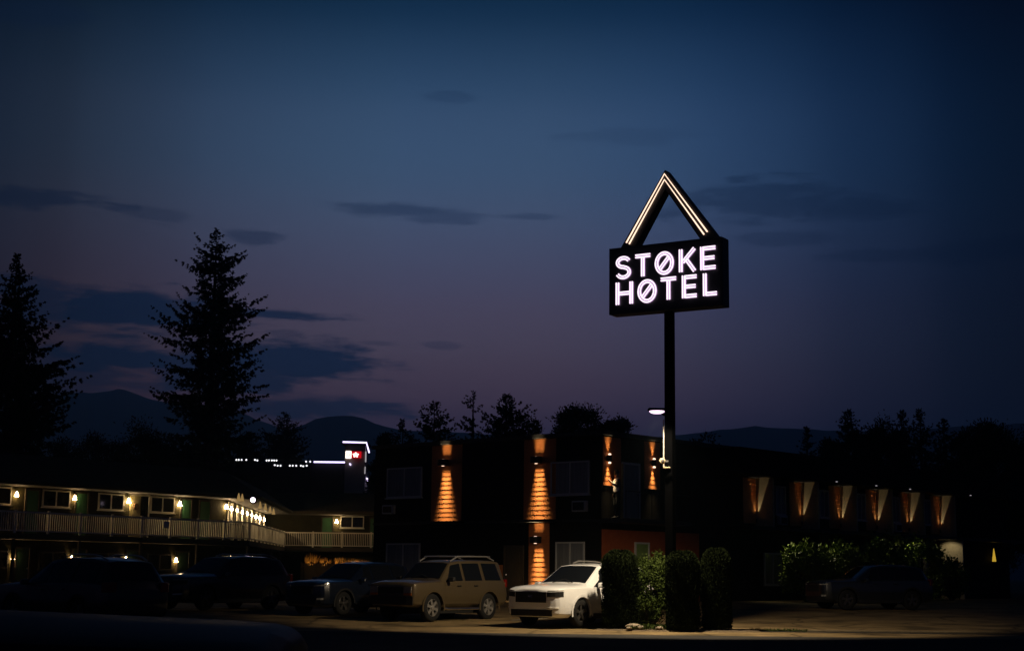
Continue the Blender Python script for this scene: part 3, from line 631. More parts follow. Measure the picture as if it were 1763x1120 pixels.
# inverted V frame
ap, lo, ro_ = (1.735, 12.78), (.33, 10.66), (3.31, 10.68)
def bar(p0, p1, p2, p3):
    mb = MB(); q = [p0, p1, p2, p3]
    mb.add([FS.p(u, -.06, z) for u, z in q]+[FS.p(u, -.42, z) for u, z in q], [(0, 1, 2, 3), (7, 6, 5, 4), (0, 4, 5, 1), (1, 5, 6, 2), (2, 6, 7, 3), (3, 7, 4, 0)])
    return mb
bar((.33, 10.664), (.79, 10.664), (1.735, 12.22), (1.735, 12.78)).build('triangle_frame', 'black', sign)
bar((1.738, 12.22), (2.80, 10.664), (3.31, 10.664), (1.738, 12.78)).build('triangle_frame', 'black', sign)
def ntube(pts, r, m, name, k=6): MB().tube([FS.p(u, .0, z)+Vector((sn.x, sn.y, 0))*r_o for u, z in pts], r, k).build(name, m, sign); 
r_o = -.02
ntube([(.53, 10.79), (1.735, 12.655), (3.03, 10.845)], .022, 'warmneon', 'neon_tube')
ntube([(.62, 10.745), (1.735, 12.49), (2.93, 10.78)], .022, 'warmneon', 'neon_tube')
# letters: double stroke neon
def strokes_for(ch):
    # unit box; each stroke is a polyline (x 0..1, y 0..1)
    def arc(cx, cy, rx, ry, a0, a1, n=14): return [(cx+rx*cos(radians(a0+(a1-a0)*i/n)), cy+ry*sin(radians(a0+(a1-a0)*i/n))) for i in range(n+1)]
    if ch == 'T': return [[(0, .92), (1, .92)], [(.5, .84), (.5, 0)]]
    if ch == 'E': return [[(.1, 1), (.1, 0)], [(.2, .92), (1, .92)], [(.2, .5), (.93, .5)], [(.2, .08), (1, .08)]]
    if ch == 'L': return [[(.1, 1), (.1, 0)], [(.2, .08), (1, .08)]]
    if ch == 'H': return [[(.1, 1), (.1, 0)], [(.9, 1), (.9, 0)], [(.2, .5), (.8, .5)]]
    if ch == 'K': return [[(.1, 1), (.1, 0)], [(.22, .42), (.93, 1)], [(.42, .56), (.93, 0)]]
    if ch == 'Ø': return [arc(.5, .5, .43, .43, 0, 360, 30), [(.26, .26), (.74, .74)]]
    if ch == 'S':
        a = arc(.5, .73, .40, .20, 20, 270, 16); b = arc(.5, .29, .42, .22, 90, -160, 16)
        return [a+b[1:]]
def letter(ch, u0, u1, z0, z1):
    w, h = u1-u0, z1-z0; g = .0345; z0 += .03; z1 -= .012; mb = MB(); bk = MB()
    for st in strokes_for(ch):
        P2 = [Vector((u0+x*w, z0+y*h)) for x, y in st]; n = len(P2); closed = (P2[0]-P2[-1]).length < 1e-5
        for sg_ in (-1, 1):
            out = []; rib = []
            for i in range(n):
                if closed: t = P2[(i+1) % (n-1)]-P2[(i-1) % (n-1)]
                else: t = P2[min(i+1, n-1)]-P2[max(i-1, 0)]
                t.normalize(); nn = Vector((-t.y, t.x)); p = P2[i]+nn*g*sg_; out.append(FS.p(p.x, .045, p.y)); rib.append((P2[i]-nn*.062, P2[i]+nn*.062))
            if closed: mb.tube(out[:-1], .0215, 6, True)
            else: mb.tube(out, .0215, 6)
        lay = .006+.003*len(bk.f)/max(1, len(bk.f)+20)
        bk.add([FS.p(q.x, lay, q.y) for pr in rib for q in pr], [(2*i, 2*i+1, 2*i+3, 2*i+2) for i in range(n-1)])
    L_ = mb.build('letter', 'neon', sign); bk.build('fringe_ribbon', 'fringe_ribbon', L_)  # violet ribbons added behind the tubes to give their lavender fringe
for ch, u0, u1, z0, z1 in [('S', .23, .70, 9.71, 10.36), ('T', .84, 1.32, 9.73, 10.37), ('Ø', 1.46, 2.03, 9.72, 10.37), ('K', 2.19, 2.71, 9.74, 10.38), ('E', 2.84, 3.30, 9.74, 10.39),
                           ('H', .22, .78, 9.01, 9.65), ('Ø', .92, 1.50, 9.0, 9.66), ('T', 1.63, 2.11, 9.03, 9.67), ('E', 2.285, 2.73, 9.03, 9.67), ('L', 2.92, 3.33, 9.04, 9.67)]: letter(ch, u0+.01, u1-.01, z0-(0 if z0 > 9.5 else .03), z1-(0 if z0 > 9.5 else .035))
# conduit, clamps on the pole
cx_, cy_ = FS.xy(1.77-.18, -.2)
MB().tube([(cx_, cy_, 4.4), (cx_, cy_, 5.72)], .017, 8).build('conduit', 'alloy', sign)
for z in (4.6, 5.5): MB().box(cx_-.02, cx_+.09, cy_-.04, cy_+.04, z, z+.03).build('conduit_clamp', 'alloy', sign)
# area lamp on the pole
hp = at(1131, 709, 40.0)
lamp = thing('area_lamp', 'flat LED area lamp glowing pink on an arm of the sign pole', 'street lamp', (hp.x, hp.y, hp.z))
pz = Vector((cx_, cy_, 5.86))
MB().tube([pz+Vector((.12, 0, 0)), pz, Vector((hp.x+.08, hp.y+.12, hp.z+.08))], .035, 8).build('arm', 'pole', lamp)
mb = MB().box(-.24, .24, -.16, .16, .035, .10); hd = mb.build('head', 'pole', lamp, local=True, bevel=.03)
MB().lathe([(.02, -.045), (.12, -.035), (.19, -.005), (.2, .03)], 20).build('lens', 'pinklens', lamp, local=True, smooth=True)
spot(lamp, (0, 0, -.09), (0, .46, -1), 2600, (1, .79, .52), 61, .22, .12)
# camera and plate lower on the pole
sc = thing('security_camera', 'white round security camera on the left side of the sign pole', 'camera', at(1140.5, 793, 41.2))
MB().lathe([(.03, -.08), (.07, -.05), (.09, 0), (.07, .05)], 16, 'Y').build('housing', 'kerb', sc, local=True, smooth=True)
MB().lathe([(.02, -.10), (.045, -.082)], 14, 'Y').build('lens', 'cap', sc, local=True)
MB().box(.0, .16, -.02, .05, -.03, .02).build('bracket', 'cap', sc, local=True)
MB().box(.02, .2, -.08, .04, -.19, -.16).build('shelf', 'kerb', sc, local=True)

# ------------------------------------------------------------------ foliage
def quads(name, Q, m, parent, local=True):
    Q = np.asarray(Q, dtype=np.float32); n = len(Q)
    me = bpy.data.meshes.new(name); me.vertices.add(n*4); me.loops.add(n*4); me.polygons.add(n)
    me.vertices.foreach_set('co', Q.reshape(-1)); me.loops.foreach_set('vertex_index', np.arange(n*4, dtype=np.int32)); me.polygons.foreach_set('loop_start', np.arange(0, n*4, 4, dtype=np.int32))
    me.update(calc_edges=True); me.validate(); me.materials.append(M[m])
    o = bpy.data.objects.new(name, me); COL.objects.link(o); o.parent = parent; return o
def leafq(rs, P, L, Wd, D=None):
    # rhombus leaves at points P (n,3), length L, width Wd, direction D or random
    n = len(P)
    if D is None: D = rs.normal(size=(n, 3))
    D = D/np.linalg.norm(D, axis=1, keepdims=True); R_ = rs.normal(size=(n, 3)); Wv = np.cross(D, R_); Wv /= np.linalg.norm(Wv, axis=1, keepdims=True)
    L = np.broadcast_to(L, (n,))[:, None]; Wd = np.broadcast_to(Wd, (n,))[:, None]
    return np.stack([P, P+D*L*.45+Wv*Wd*.5, P+D*L, P+D*L*.45-Wv*Wd*.5], axis=1)
def conifer(px, py, Y, half, yref, label, seed, dens=1.0, zb=.06, shape=.85, gap=0.0, mt='needle', name='conifer_tree', jit=.3, leafk=.72, cap=0, lob=.5):
    rs = np.random.RandomState(seed); top = at(px, py, Y); h = top.z-.41
    yb = 985+1.09/Y*FPX; r = half/FPX*Y/(((yref-py)/(yb-py))**shape)
    t = thing(name, label, 'tree', (top.x, Y, .41))
    MB().tube([(0, 0, 0), (.05, 0, h*.4), (0, .04, h*.8), (0, 0, h*.985)], [h*.017+.08, h*.012+.04, h*.005+.02, .02], 8).build('trunk', 'bark', t, local=True)
    Q = []; nb = int(h*16*dens)
    for b in range(nb):
        tt = (b+rs.uniform(0, 1))/nb; tt = 1-(1-tt)**1.0
        if gap and (sin(tt*55+seed)+rs.uniform(-.8, .8)) < gap*2-1: continue
        z0 = h*(zb+(1-zb)*tt)
        a = rs.uniform(0, 2*pi); lobe = 1+lob*(.22*sin(2*a+tt*13+seed)+.16*sin(tt*31+seed)+.1*sin(5*a-tt*47))
        L = r*((1-tt)**shape)*lobe*min(1, .35+(1-tt)*6)*(1-jit+rs.beta(1.3, 1.3)*2*jit)+.18
        if rs.rand() < .08: L *= 1.18
        L = min(L, cap/FPX*Y*rs.uniform(.6, 1)) if cap else L
        dirv = np.array([cos(a), sin(a), 0]); up = rs.uniform(-.22, .14)+.22*tt
        ns = max(5, int(L/.13)); u = np.sort(rs.uniform(.08, 1, ns))
        P = dirv[None]*(u*L)[:, None]; P[:, 2] = z0+L*(up*u-.42*u*(1-tt*.7)+.30*u**2)
        wd = (.10*L*(1-u)+.04)[:, None]
        P = P+np.array([-sin(a), cos(a), 0])[None]*rs.normal(size=(ns, 1))*wd; P[:, 2] -= np.abs(rs.normal(size=ns))*wd[:, 0]*1.1
        k = 12; PP = np.repeat(P, k, axis=0); uu = np.repeat(u, k); n = len(PP)
        side = np.array([-sin(a), cos(a), 0]); sgn = rs.choice([-1, 1], n)
        D = dirv[None]*rs.uniform(.4, 1.1, n)[:, None]+side[None]*(sgn*rs.uniform(.05, .8, n))[:, None]; D[:, 2] = rs.uniform(-1.1, .2, n)
        ln = (.16+.42*(1-uu)**.5*min(1, L/3.2))*rs.uniform(.6, 1.3, n)*leafk
        Q.append(leafq(rs, PP, ln, ln*.17+.035, D))
    ns = 26; P = np.zeros((ns, 3)); P[:, 2] = h*np.linspace(.93, .992, ns); D = rs.normal(size=(ns, 3)); D[:, 2] = 1.0; Q.append(leafq(rs, P, .32, .1, D))
    quads('crown', np.concatenate(Q), mt, t); return t
def broad(px, py, Y, rpx, label, seed, n=60, leaf=.22, per=330, hole=.0, mt='leafd', zlow=.15, name='broadleaf_tree', clump=.15):
    rs = np.random.RandomState(seed); top = at(px, py, Y); h = top.z-.41; r = rpx/FPX*Y
    t = thing(name, label, 'tree', (top.x, Y, .41))
    mb = MB().tube([(0, 0, 0), (.06, 0, h*.25), (0, .05, h*.55)], [h*.02+.08, h*.016+.05, .06], 8)
    Q = []; cz = h*(zlow+1)/2; rz = h*(1-zlow)/2
    for i in range(n):
        d = rs.normal(size=3); d /= np.linalg.norm(d); f = rs.uniform(.35, .93)**.6
        c = np.array([d[0]*r*f, d[1]*r*f, cz+d[2]*rz*f]); cr = r*rs.uniform(clump*.7, clump*1.5)+.15
        if i % 4 == 0: mb.tube([(0, 0, h*.3), (c[0]*.5, c[1]*.5, h*.3+(c[2]-h*.3)*.6), tuple(c)], [h*.008+.03, .03, .012], 5)
        P = c+rs.normal(size=(per, 3))*cr*np.array([.55, .55, .45]); D = (P-c); D[:, 2] += cr*.6
        Q.append(leafq(rs, P, leaf*rs.uniform(.6, 1.3, per), leaf*.5, D+rs.normal(size=(per, 3))*cr*.4))
    mb.build('trunk', 'bark', t, local=True)
    quads('crown', np.concatenate(Q), mt, t); return t
conifer(374, 393, 132, 100, 650, 'tall ragged spruce rising above the motel roof', 11, .8, .06, .62, jit=.55, cap=122, leafk=.82, lob=1.15)
conifer(30, 436, 100, 104, 680, 'dense dark spruce at the left edge of the photo', 5, 1.5, .04, .95, jit=.42, cap=150, leafk=.7, lob=1)
conifer(490, 708, 192, 36, 770, 'small dark conifer right of the tall spruce', 21, 1.2, .05, .6)
conifer(425, 742, 195, 50, 790, 'low dark conifer under the right side of the tall spruce', 27, 1.0, .05, .6)
broad(245, 728, 128, 80, 'low dark tree mass between the two spruces', 22, 110)
broad(150, 742, 135, 80, 'low dark tree beside the left spruce', 28, 110)
broad(662, 732, 120, 22, 'low rounded tree left of the row behind the hotel', 23, 80)
conifer(694, 722, 125, 22, 760, 'small pointed conifer left of the feathery one', 24, 1.0, .05, .7)
conifer(748, 690, 115, 34, 745, 'feathery rounded conifer behind the left cedar strip', 25, 1.1, .05, .42, jit=.4)
conifer(815, 672, 118, 21, 712, 'thin sparse conifer with gaps between its branches', 26, .6, .1, .22, .42, jit=.5)
conifer(873, 678, 112, 42, 740, 'wide dark conifer right of the thin sparse one', 31, 1.5, .05, .62, jit=.35)
broad(908, 712, 116, 40, 'rounded tree leaning against the wide conifer', 32, 100)
broad(1003, 691, 110, 64, 'broad rounded tree behind the middle of the hotel', 33, 170)
broad(1055, 702, 113, 42, 'rounded tree joined to the right of the broad one', 34, 110)
broad(1196, 724, 115, 50, 'sparse branchy tree right of the sign pole', 35, 46, .3, 60)
conifer(1389, 735, 120, 11, 765, 'narrow small conifer standing alone above the long wing', 36, .9, .05, .5)
conifer(1459, 704, 118, 28, 750, 'pointed dark conifer, leftmost of the right hand group', 37, 1.2, .05, .5)
broad(1428, 748, 116, 40, 'low tree filling the gap beside the narrow conifer', 44, 90)
broad(1488, 724, 125, 40, 'low tree between the pointed conifer and the rounded crown', 45, 90)
broad(1662, 738, 120, 46, 'low tree between the short spire and the wide dark tree', 46, 100)
broad(1518, 706, 122, 48, 'dense rounded crown in the right hand tree group', 38, 120)
conifer(1552, 706, 121, 16, 740, 'dark conifer between the rounded crown and the next spire', 42, 1.1, .05, .5)
conifer(1584, 704, 116, 17, 740, 'slim spire in the right hand tree group', 39, 1.1, .05, .5)
conifer(1624, 720, 118, 20, 755, 'short spire right of the slim one', 40, 1.1, .05, .5)
broad(1712, 722, 112, 80, 'wide dark tree near the right edge', 41, 140)
broad(1800, 714, 108, 70, 'dark tree cut by the right edge', 43, 120)
def thuja(px, pytop, Y, rpx, label, seed):
    rs = np.random.RandomState(seed); top = at(px, pytop, Y); h = top.z-.08; r = rpx/FPX*Y
    t = thing('columnar_cedar', label, 'hedge', (top.x, Y, gz(Y)+.04), 0, 'clipped columnar cedars below the sign')
    def rad(u): return r*np.minimum(1, np.minimum((u/.06+.75), 1))*np.sqrt(np.clip(1-np.clip((u-.82)/.19, 0, 1)**2.2, 0, 1))*(1+.03*np.sin(u*9+seed))
    prof = [(max(.02, float(rad(np.array(u)))*.86), u*h*.97+.02) for u in np.linspace(.0, .99, 16)]
    MB().lathe(prof, 16).build('core', 'thuja', t, local=True, smooth=True)
    MB().tube([(0, 0, -.05), (0, 0, .2)], .06, 8).build('trunk', 'bark', t, local=True)
    n = 16000; u = rs.uniform(0, 1, n)**.9; a = rs.uniform(0, 2*pi, n); R_ = rad(u)*rs.uniform(.82, 1.02, n)*(1+.05*np.sin(a*5+u*14))
    P = np.stack([R_*np.cos(a), R_*np.sin(a), u*h*.985], 1); D = np.stack([np.cos(a)*.6, np.sin(a)*.6, np.full(n, .9)], 1)+rs.normal(size=(n, 3))*.35
    quads('foliage', leafq(rs, P, rs.uniform(.035, .08, n), .024, D), 'thuja', t)
thuja(1067.5, 943, 41.75, 29.5, 'left clipped columnar cedar beside the white car', 1)
thuja(1175, 944, 41.05, 27.5, 'middle clipped columnar cedar in front of the sign pole', 2)
thuja(1233, 940, 41.5, 24.5, 'right clipped columnar cedar, separate from the pole', 3)
def shrub(x, y, h, r, label, seed, n=60, m='leaf', leaf=.07, per=90, name='leafy_shrub', group=None):
    rs = np.random.RandomState(seed); t = thing(name, label, 'shrub', (x, y, gz(y)), 0, group); Q = []; mb = MB()
    for i in range(n):
        d = rs.normal(size=3); d /= np.linalg.norm(d); f = rs.uniform(.3, 1)**.5
        c = np.array([d[0]*r*f, d[1]*r*f, h*.52+d[2]*h*.46*f]); cr = r*.28
        if i % 3 == 0: mb.tube([(d[0]*.08, d[1]*.08, 0), (c[0]*.6, c[1]*.6, c[2]*.6), tuple(c)], [.022, .015, .006], 5)
        P = c+rs.normal(size=(per, 3))*cr*.5; P[:, 2] = np.maximum(P[:, 2], .03)
        Q.append(leafq(rs, P, leaf*rs.uniform(.6, 1.4, per), leaf*.55, rs.normal(size=(per, 3))+np.array([0, 0, .3])))
    mb.build('stem', 'bark', t, local=True); quads('foliage', np.concatenate(Q), m, t); return t
b = at(1121, 960, 43.0); shrub(b.x, 43.0, 2.12, .56, 'loose green shrub between the left cedar and the pole', 9, 170)
bl = ['left shrub with bright leaves under the long balcony', 'second low shrub under the long balcony', 'tallest bright shrub under the long balcony', 'right shrub reaching up under the long balcony', 'dim shrub at the right end of the row under the balcony', 'middle low shrub filling the row under the long balcony']
for i, (s, h, r) in enumerate(((11.2, 2.45, 1.1), (13.9, 2.6, 1.1), (18.3, 3.15, 1.15), (21.9, 3.0, 1.15), (24.9, 2.1, .8), (16.1, 2.45, 1.1))):
    p = FR.p(s, 2.35, 0); shrub(p.x, p.y, h, r, bl[i], 50+i, 70, 'shrubw', .15, 70, group='shrubs under the long balcony')
# planting bed
tag(MB().lathe([(2.35, -.05), (2.2, .03), (1.2, .07), (.1, .08)], 40).build('planting_bed', 'soil'), kind='structure')
bpy.data.objects['planting_bed'].location = (4.6, 41.75, 0); bpy.data.objects['planting_bed'].scale = (1, .42, 1)
for i, (px, Y, sz, lb) in enumerate(((1090, 41.2, .14, 'largest pale stone beside the left columnar cedar'), (1103, 41.05, .09, 'small flat stone right of the largest pale stone'), (1135, 41.0, .08, 'small stone near the foot of the sign pole'), (1083, 41.0, .06, 'smallest stone touching the left cedar'))):
    p = at(px, 1070, Y); bm = bmesh.new(); bmesh.ops.create_icosphere(bm, subdivisions=2, radius=sz)
    for v_ in bm.verts: v_.co = Vector((v_.co.x*1.5, v_.co.y, v_.co.z*.6))*(1+rnd.uniform(-.13, .13))
    me = bpy.data.meshes.new('stone'); bm.to_mesh(me); bm.free(); me.materials.append(M['stone']); o = bpy.data.objects.new('stone', me); COL.objects.link(o); o.location = (p.x, Y, .06+sz*.4); tag(o, lb, 'stone', 'stones in the planting bed')
rs = np.random.RandomState(77); n = 1500
P = np.stack([rs.uniform(3.2, 5.0, n), rs.uniform(40.95, 41.5, n), np.full(n, .05)], 1); P[:, 2] += rs.uniform(0, .04, n)
o = quads('ground_cover', leafq(rs, P, rs.uniform(.06, .16, n), .03, rs.normal(size=(n, 3))*[1, 1, .2]+[0, 0, 1]), 'leaf', None); tag(o, 'low weeds at the foot of the sign pole', 'weeds', kind='stuff')
n = 350; P = np.stack([rs.uniform(6.6, 8.1, n), rs.uniform(41.8, 42.0, n), np.full(n, .01)], 1)
o = quads('weeds', leafq(rs, P, rs.uniform(.05, .13, n), .025, rs.normal(size=(n, 3))*[1, 1, .2]+[0, 0, 1]), 'leaf', None); tag(o, 'tuft of weeds on the kerb right of the cedars', 'weeds', kind='stuff')

# ------------------------------------------------------------------ cars
def car(label, cat, loc, rz, P, name='parked_car', group='cars parked in the lot'):
    t = thing(name, label, cat, loc, rz, group)
    st = P['st']; wr = P['wr']; wx = P['wx']; TW = P['track']; paint = P['paint']
    V = []; F = []; nR = 12
    def half(s):
        x, zb, zm, zbelt, ztop, w, wb, wt = s
        return [(0, zb), (.82*w, zb), (.97*w, zb+.10), (w, zm), (wb, zbelt), (wt, ztop-.035), (wt*.6, ztop)]
    for s in st:
        h = half(s); ring = h+[(-y, z) for y, z in h[::-1]][:-1]   # bottom centre shared
        ring = h+[(-y, z) for y, z in reversed(h[1:])]
        V += [(s[0], y, z) for y, z in ring]
    k = 13
    for i in range(len(st)-1):
        for j in range(k): F.append((i*k+j, i*k+(j+1) % k, (i+1)*k+(j+1) % k, (i+1)*k+j))
    F += [tuple(range(k)), tuple(range((len(st)-1)*k, len(st)*k))[::-1]]
    body = MB().add(V, F).build('body', paint, t, local=True)
    bv = body.modifiers.new('b', 'BEVEL'); bv.width = P.get('bev', .035); bv.segments = 3; bv.limit_method = 'ANGLE'; bv.angle_limit = radians(14)
    cuts = []
    for x in wx:
        for sy in (-1, 1):
            c = MB().lathe([(wr+.065, -.24), (wr+.065, .24)], 32, 'Y', o=(x, sy*(TW), wr)).build('c', 'plastic', None); c.matrix_world = Matrix.Identity(4)
            c.parent = t; cuts.append(c)
            m = body.modifiers.new('x', 'BOOLEAN'); m.object = c; m.operation = 'DIFFERENCE'; m.solver = 'EXACT'
    dg = bpy.context.evaluated_depsgraph_get(); dg.update(); me = bpy.data.meshes.new_from_object(body.evaluated_get(dg))
    body.modifiers.clear(); body.data = me; me.name = 'body'
    for c in cuts: bpy.data.objects.remove(c)
    for p in me.polygons: p.use_smooth = True
    try: me.set_sharp_from_angle(angle=radians(32))
    except Exception: pass
    xs = [s[0] for s in st]
    def S_(x):
        for a, b in zip(st, st[1:]):
            if b[0] <= x <= a[0]:
                f = (a[0]-x)/(a[0]-b[0]) if a[0] != b[0] else 0; return [a[i]+(b[i]-a[i])*f for i in range(8)]
        return st[0] if x > st[0][0] else st[-1]
    def side(x, v, sy, off):
        # v in 0..1 lower flank (0 sill, .5 mid, 1 belt), 1..2 glass band
        h = half(S_(x)); seq = [h[2], h[3], h[4], h[5]]; vv = v*2 if v <= 1 else 2+(v-1)
        i = min(2, int(vv)); f = vv-i; y = seq[i][0]+(seq[i+1][0]-seq[i][0])*f; z = seq[i][1]+(seq[i+1][1]-seq[i][1])*f
        dy, dz = seq[i+1][1]-seq[i][1], -(seq[i+1][0]-seq[i][0]); L = hypot(dy, dz) or 1
        return (x, sy*(y+off*dy/L), z+off*dz/L)
    def patch(x0, x1, v0, v1, sy, off, nv=4, v0f=None, xtop=None):
        n = 8; mb = MB(); G = []
        for i in range(n+1):
            for j in range(nv+1):
                f = j/nv; xa = x0+((xtop[0]-x0)*f if xtop else 0); xb = x1+((xtop[1]-x1)*f if xtop else 0)
                x = xa+(xb-xa)*i/n; G.append(side(x, v0+(v1-v0)*f, sy, off))
        return mb.add(G, [(i*(nv+1)+j, (i+1)*(nv+1)+j, (i+1)*(nv+1)+j+1, i*(nv+1)+j+1) for i in range(n) for j in range(nv)])
    G = P['glass']   # windshield (x0 cowl, x1 roof), rear (x0, x1), side windows
    def across(xa, xb, inset, off, name, m='carglass', fa=.06, fb=.94):
        n = 8; V = []; da = None
        ha, hb = half(S_(xa)), half(S_(xb)); rows = []
        for f in (fa, (fa+fb)/2, fb):
            x = xa+(xb-xa)*f; h = half(S_(x)); row = []
            zt, yw = h[6][1], h[5][0]*inset
            for i in range(n+1):
                y = -yw+2*yw*i/n; ay = abs(y); zz = h[6][1] if ay < h[6][0] else h[6][1]+(h[5][1]-h[6][1])*(ay-h[6][0])/max(1e-4, h[5][0]-h[6][0]); row.append((x, y, zz))
            rows.append(row)
        slope = Vector((xb-xa, 0, hb[6][1]-ha[6][1])); nn = Vector((-slope.z, 0, slope.x)); nn.normalize()
        if nn.z < 0: nn = -nn
        V = [tuple(Vector(p)+nn*off) for r in rows for p in r]
        return MB().add(V, [(i*(n+1)+j, i*(n+1)+j+1, (i+1)*(n+1)+j+1, (i+1)*(n+1)+j) for i in range(2) for j in range(n)]).build(name, m, t, local=True, smooth=True)
    ws = across(G['ws'][0], G['ws'][1], .93, .012, 'windshield')
    for sy in (-1, 1):
        p0 = Vector((G['ws'][0]+.02, sy*.35, S_(G['ws'][0])[4]+.02)); d_ = Vector((G['ws'][1]-G['ws'][0], 0, S_(G['ws'][1])[4]-S_(G['ws'][0])[4])).normalized()
        MB().tube([p0, p0+d_*.12+Vector((0, .38*sy*-.9, .03))], .012, 5).build('wiper', 'plastic', ws, local=True)
    across(G['rw'][0], G['rw'][1], .9, .012, 'rear_window')
    if 'sunroof' in P: across(P['sunroof'][0], P['sunroof'][1], .72, .012, 'sunroof')
    for (x0, x1, xt0, xt1) in G['side']:
        for sy in (-1, 1): patch(x0, x1, 1.08, 1.88, sy, .012, 4, xtop=(xt0, xt1)).build('side_window', 'carglass', t, local=True, smooth=True)
    for (x0, x1) in P['doors']:
        for sy in (-1, 1):
            d_ = patch(x0, x1, .22, 1.0, sy, .007, 6).build('door', paint, t, local=True, smooth=True)
            hx = x1+.16; a = side(hx, .86, sy, .03); b_ = side(hx+.17, .86, sy, .03); MB().tube([a, b_], .016, 6).build('handle', P.get('hm', paint), d_, local=True)
    for x in wx:
        for sy in (-1, 1):
            n = 20; mb = MB(); ri, ro = wr+.05, wr+.11; V = []
            for i in range(n+1):
                a = radians(-12)+radians(204)*i/n
                for r_ in (ri, ro):
                    X, Z = x+r_*cos(a), wr+r_*sin(a); y = max(abs(side(X, vv, sy, 0)[1]) for vv in (0, .3, .5)) if Z < S_(X)[3] else S_(X)[6]
                    V.append((X, sy*(y+.012), Z))
            mb.add(V, [(2*i, 2*i+1, 2*i+3, 2*i+2) for i in range(n)]); mb.build('wheel_arch', P.get('arch', 'plastic'), t, local=True)
            yc = sy*(TW-.02); w = MB().lathe([(wr*.62, -.10), (wr*.9, -.11), (wr, -.07), (wr, .07), (wr*.9, .11), (wr*.62, .10)], 32, 'Y', o=(x, yc, wr)); w.f = w.f[:-2]; w = w.build('wheel', 'tyre', t, local=True, smooth=True)
            MB().lathe([(wr*.6, .0), (wr*.6, .03*sy)], 24, 'Y', o=(x, yc, wr)).build('brake_disc', 'tyre', w, local=True)
            mb = MB(); L0 = MB().lathe([(wr*.64, .031*sy), (wr*.67, .09*sy), (wr*.60, .10*sy), (wr*.56, .031*sy)], 28, 'Y', o=(x, yc, wr)); mb.add(L0.v, L0.f[:-2])
            for q_ in range(P.get('spokes', 5)):
                a = 2*pi*q_/P.get('spokes', 5)+.3; ca, sa = cos(a), sin(a); wi, wo_ = .045, .06
                pts = []
                for r_, hw in ((wr*.1, wi*.8), (wr*.6, wo_*.75)):
                    for sg_ in (-1, 1): pts.append((x+ca*r_-sa*hw*sg_, wr+sa*r_+ca*hw*sg_))
                o0, o1 = yc+.04*sy, yc+.088*sy
                mb.hexa([(pts[i][0], o0, pts[i][1]) for i in (0, 1, 3, 2)]+[(pts[i][0], o1, pts[i][1]) for i in (0, 1, 3, 2)])
            mb.lathe([(wr*.16, .05*sy), (wr*.16, .105*sy), (wr*.08, .112*sy)], 16, 'Y', o=(x, yc, wr)); mb.build('rim', P.get('rim', 'alloy'), w, local=True)
    xf = xs[0]
    def fx(y):
        ay = abs(y); prev = (0, st[0][0])
        for s in st[:6]:
            w_ = s[5]*.99
            if ay <= w_: 
                f = (ay-prev[0])/max(1e-4, w_-prev[0]); return prev[1]+(s[0]-prev[1])*max(0, f)
            prev = (w_, s[0])
        return st[5][0]
    def fpatch(y0, y1, z0, z1, off, zs=0, n=8, thick=.02):
        mb = MB(); V = []
        for i in range(n+1):
            y = y0+(y1-y0)*i/n; f = abs(y)/(abs(y1) if abs(y1) > abs(y0) else abs(y0)); V += [(fx(y)+off, y, z0+zs*f), (fx(y)+off-.0, y, z1+zs*f*.6), (fx(y)+off-thick, y, z1+zs*f*.6+.0), (fx(y)+off-thick, y, z0+zs*f)]
        F = []
        for i in range(n):
            for j in range(4): F.append((4*i+j, 4*i+(j+1) % 4, 4*i+4+(j+1) % 4, 4*i+4+j))
        F += [(0, 1, 2, 3), (4*n+3, 4*n+2, 4*n+1, 4*n)]
        return mb.add(V, F)
    for nm_, y0, y1, z0, z1, off, m_, zs in P['front']:
        if y0*y1 >= 0 and y0 != -y1:
            for sy in (-1, 1): fpatch(y0*sy, y1*sy, z0, z1, off, zs).build(nm_, m_, t, local=True)
        else:
            g = fpatch(y0, y1, z0, z1, off, zs).build(nm_, m_, t, local=True)
            if nm_ == 'grille':
                mb = MB()
                for q_ in range(1, 4): z = z0+(z1-z0)*q_/4; mb.add(fpatch(y0*.96, y1*.96, z-.012, z+.012, off+.012).v, fpatch(y0*.96, y1*.96, z-.012, z+.012, off+.012).f)
                mb.build('grille_bar', P.get('bar', 'plastic'), g, local=True)
    xr = xs[-1]; wR = st[-1][5]
    for sy in (-1, 1):
        x_, zz = st[-2][0], st[-1][3]
        MB().hexa([(xr-.015, sy*wR*.72, zz-.02), (xr-.015, sy*wR*1.0, zz-.02), (x_+.05, sy*(st[-2][5]+.012), zz-.02), (x_+.05, sy*wR*.8, zz-.02), (xr-.015, sy*wR*.72, zz+.22), (xr-.015, sy*wR*1.0, zz+.22), (x_+.05, sy*(st[-2][5]+.012), zz+.22), (x_+.05, sy*wR*.8, zz+.22)]).build('tail_light', 'redlens', t, local=True, bevel=.015)
        mx, mz = P['mirror']; y = S_(mx)[6]
        mi = MB().hexa([(mx-.09, sy*(y+.07), mz), (mx+.07, sy*(y+.07), mz), (mx+.06, sy*(y+.26), mz+.02), (mx-.07, sy*(y+.26), mz+.02), (mx-.09, sy*(y+.07), mz+.15), (mx+.05, sy*(y+.07), mz+.15), (mx+.03, sy*(y+.25), mz+.14), (mx-.07, sy*(y+.25), mz+.14)]).build('mirror', P.get('mm', paint), t, local=True, bevel=.03)
        MB().tube([(mx, sy*(y-.03), mz+.02), (mx, sy*(y+.1), mz+.04)], .02, 6).build('mirror_arm', 'plastic', mi, local=True)
        if 'rack' in P:
            xa, xb, h, m_ = P['rack']; pts = []
            for i in range(7):
                x = xa+(xb-xa)*i/6; s = S_(x); e_ = h if 0 < i < 6 else .0; pts.append((x, sy*(s[7]-.06), s[4]+e_))
            MB().tube(pts, .022, 6).build('roof_rail', m_, t, local=True)
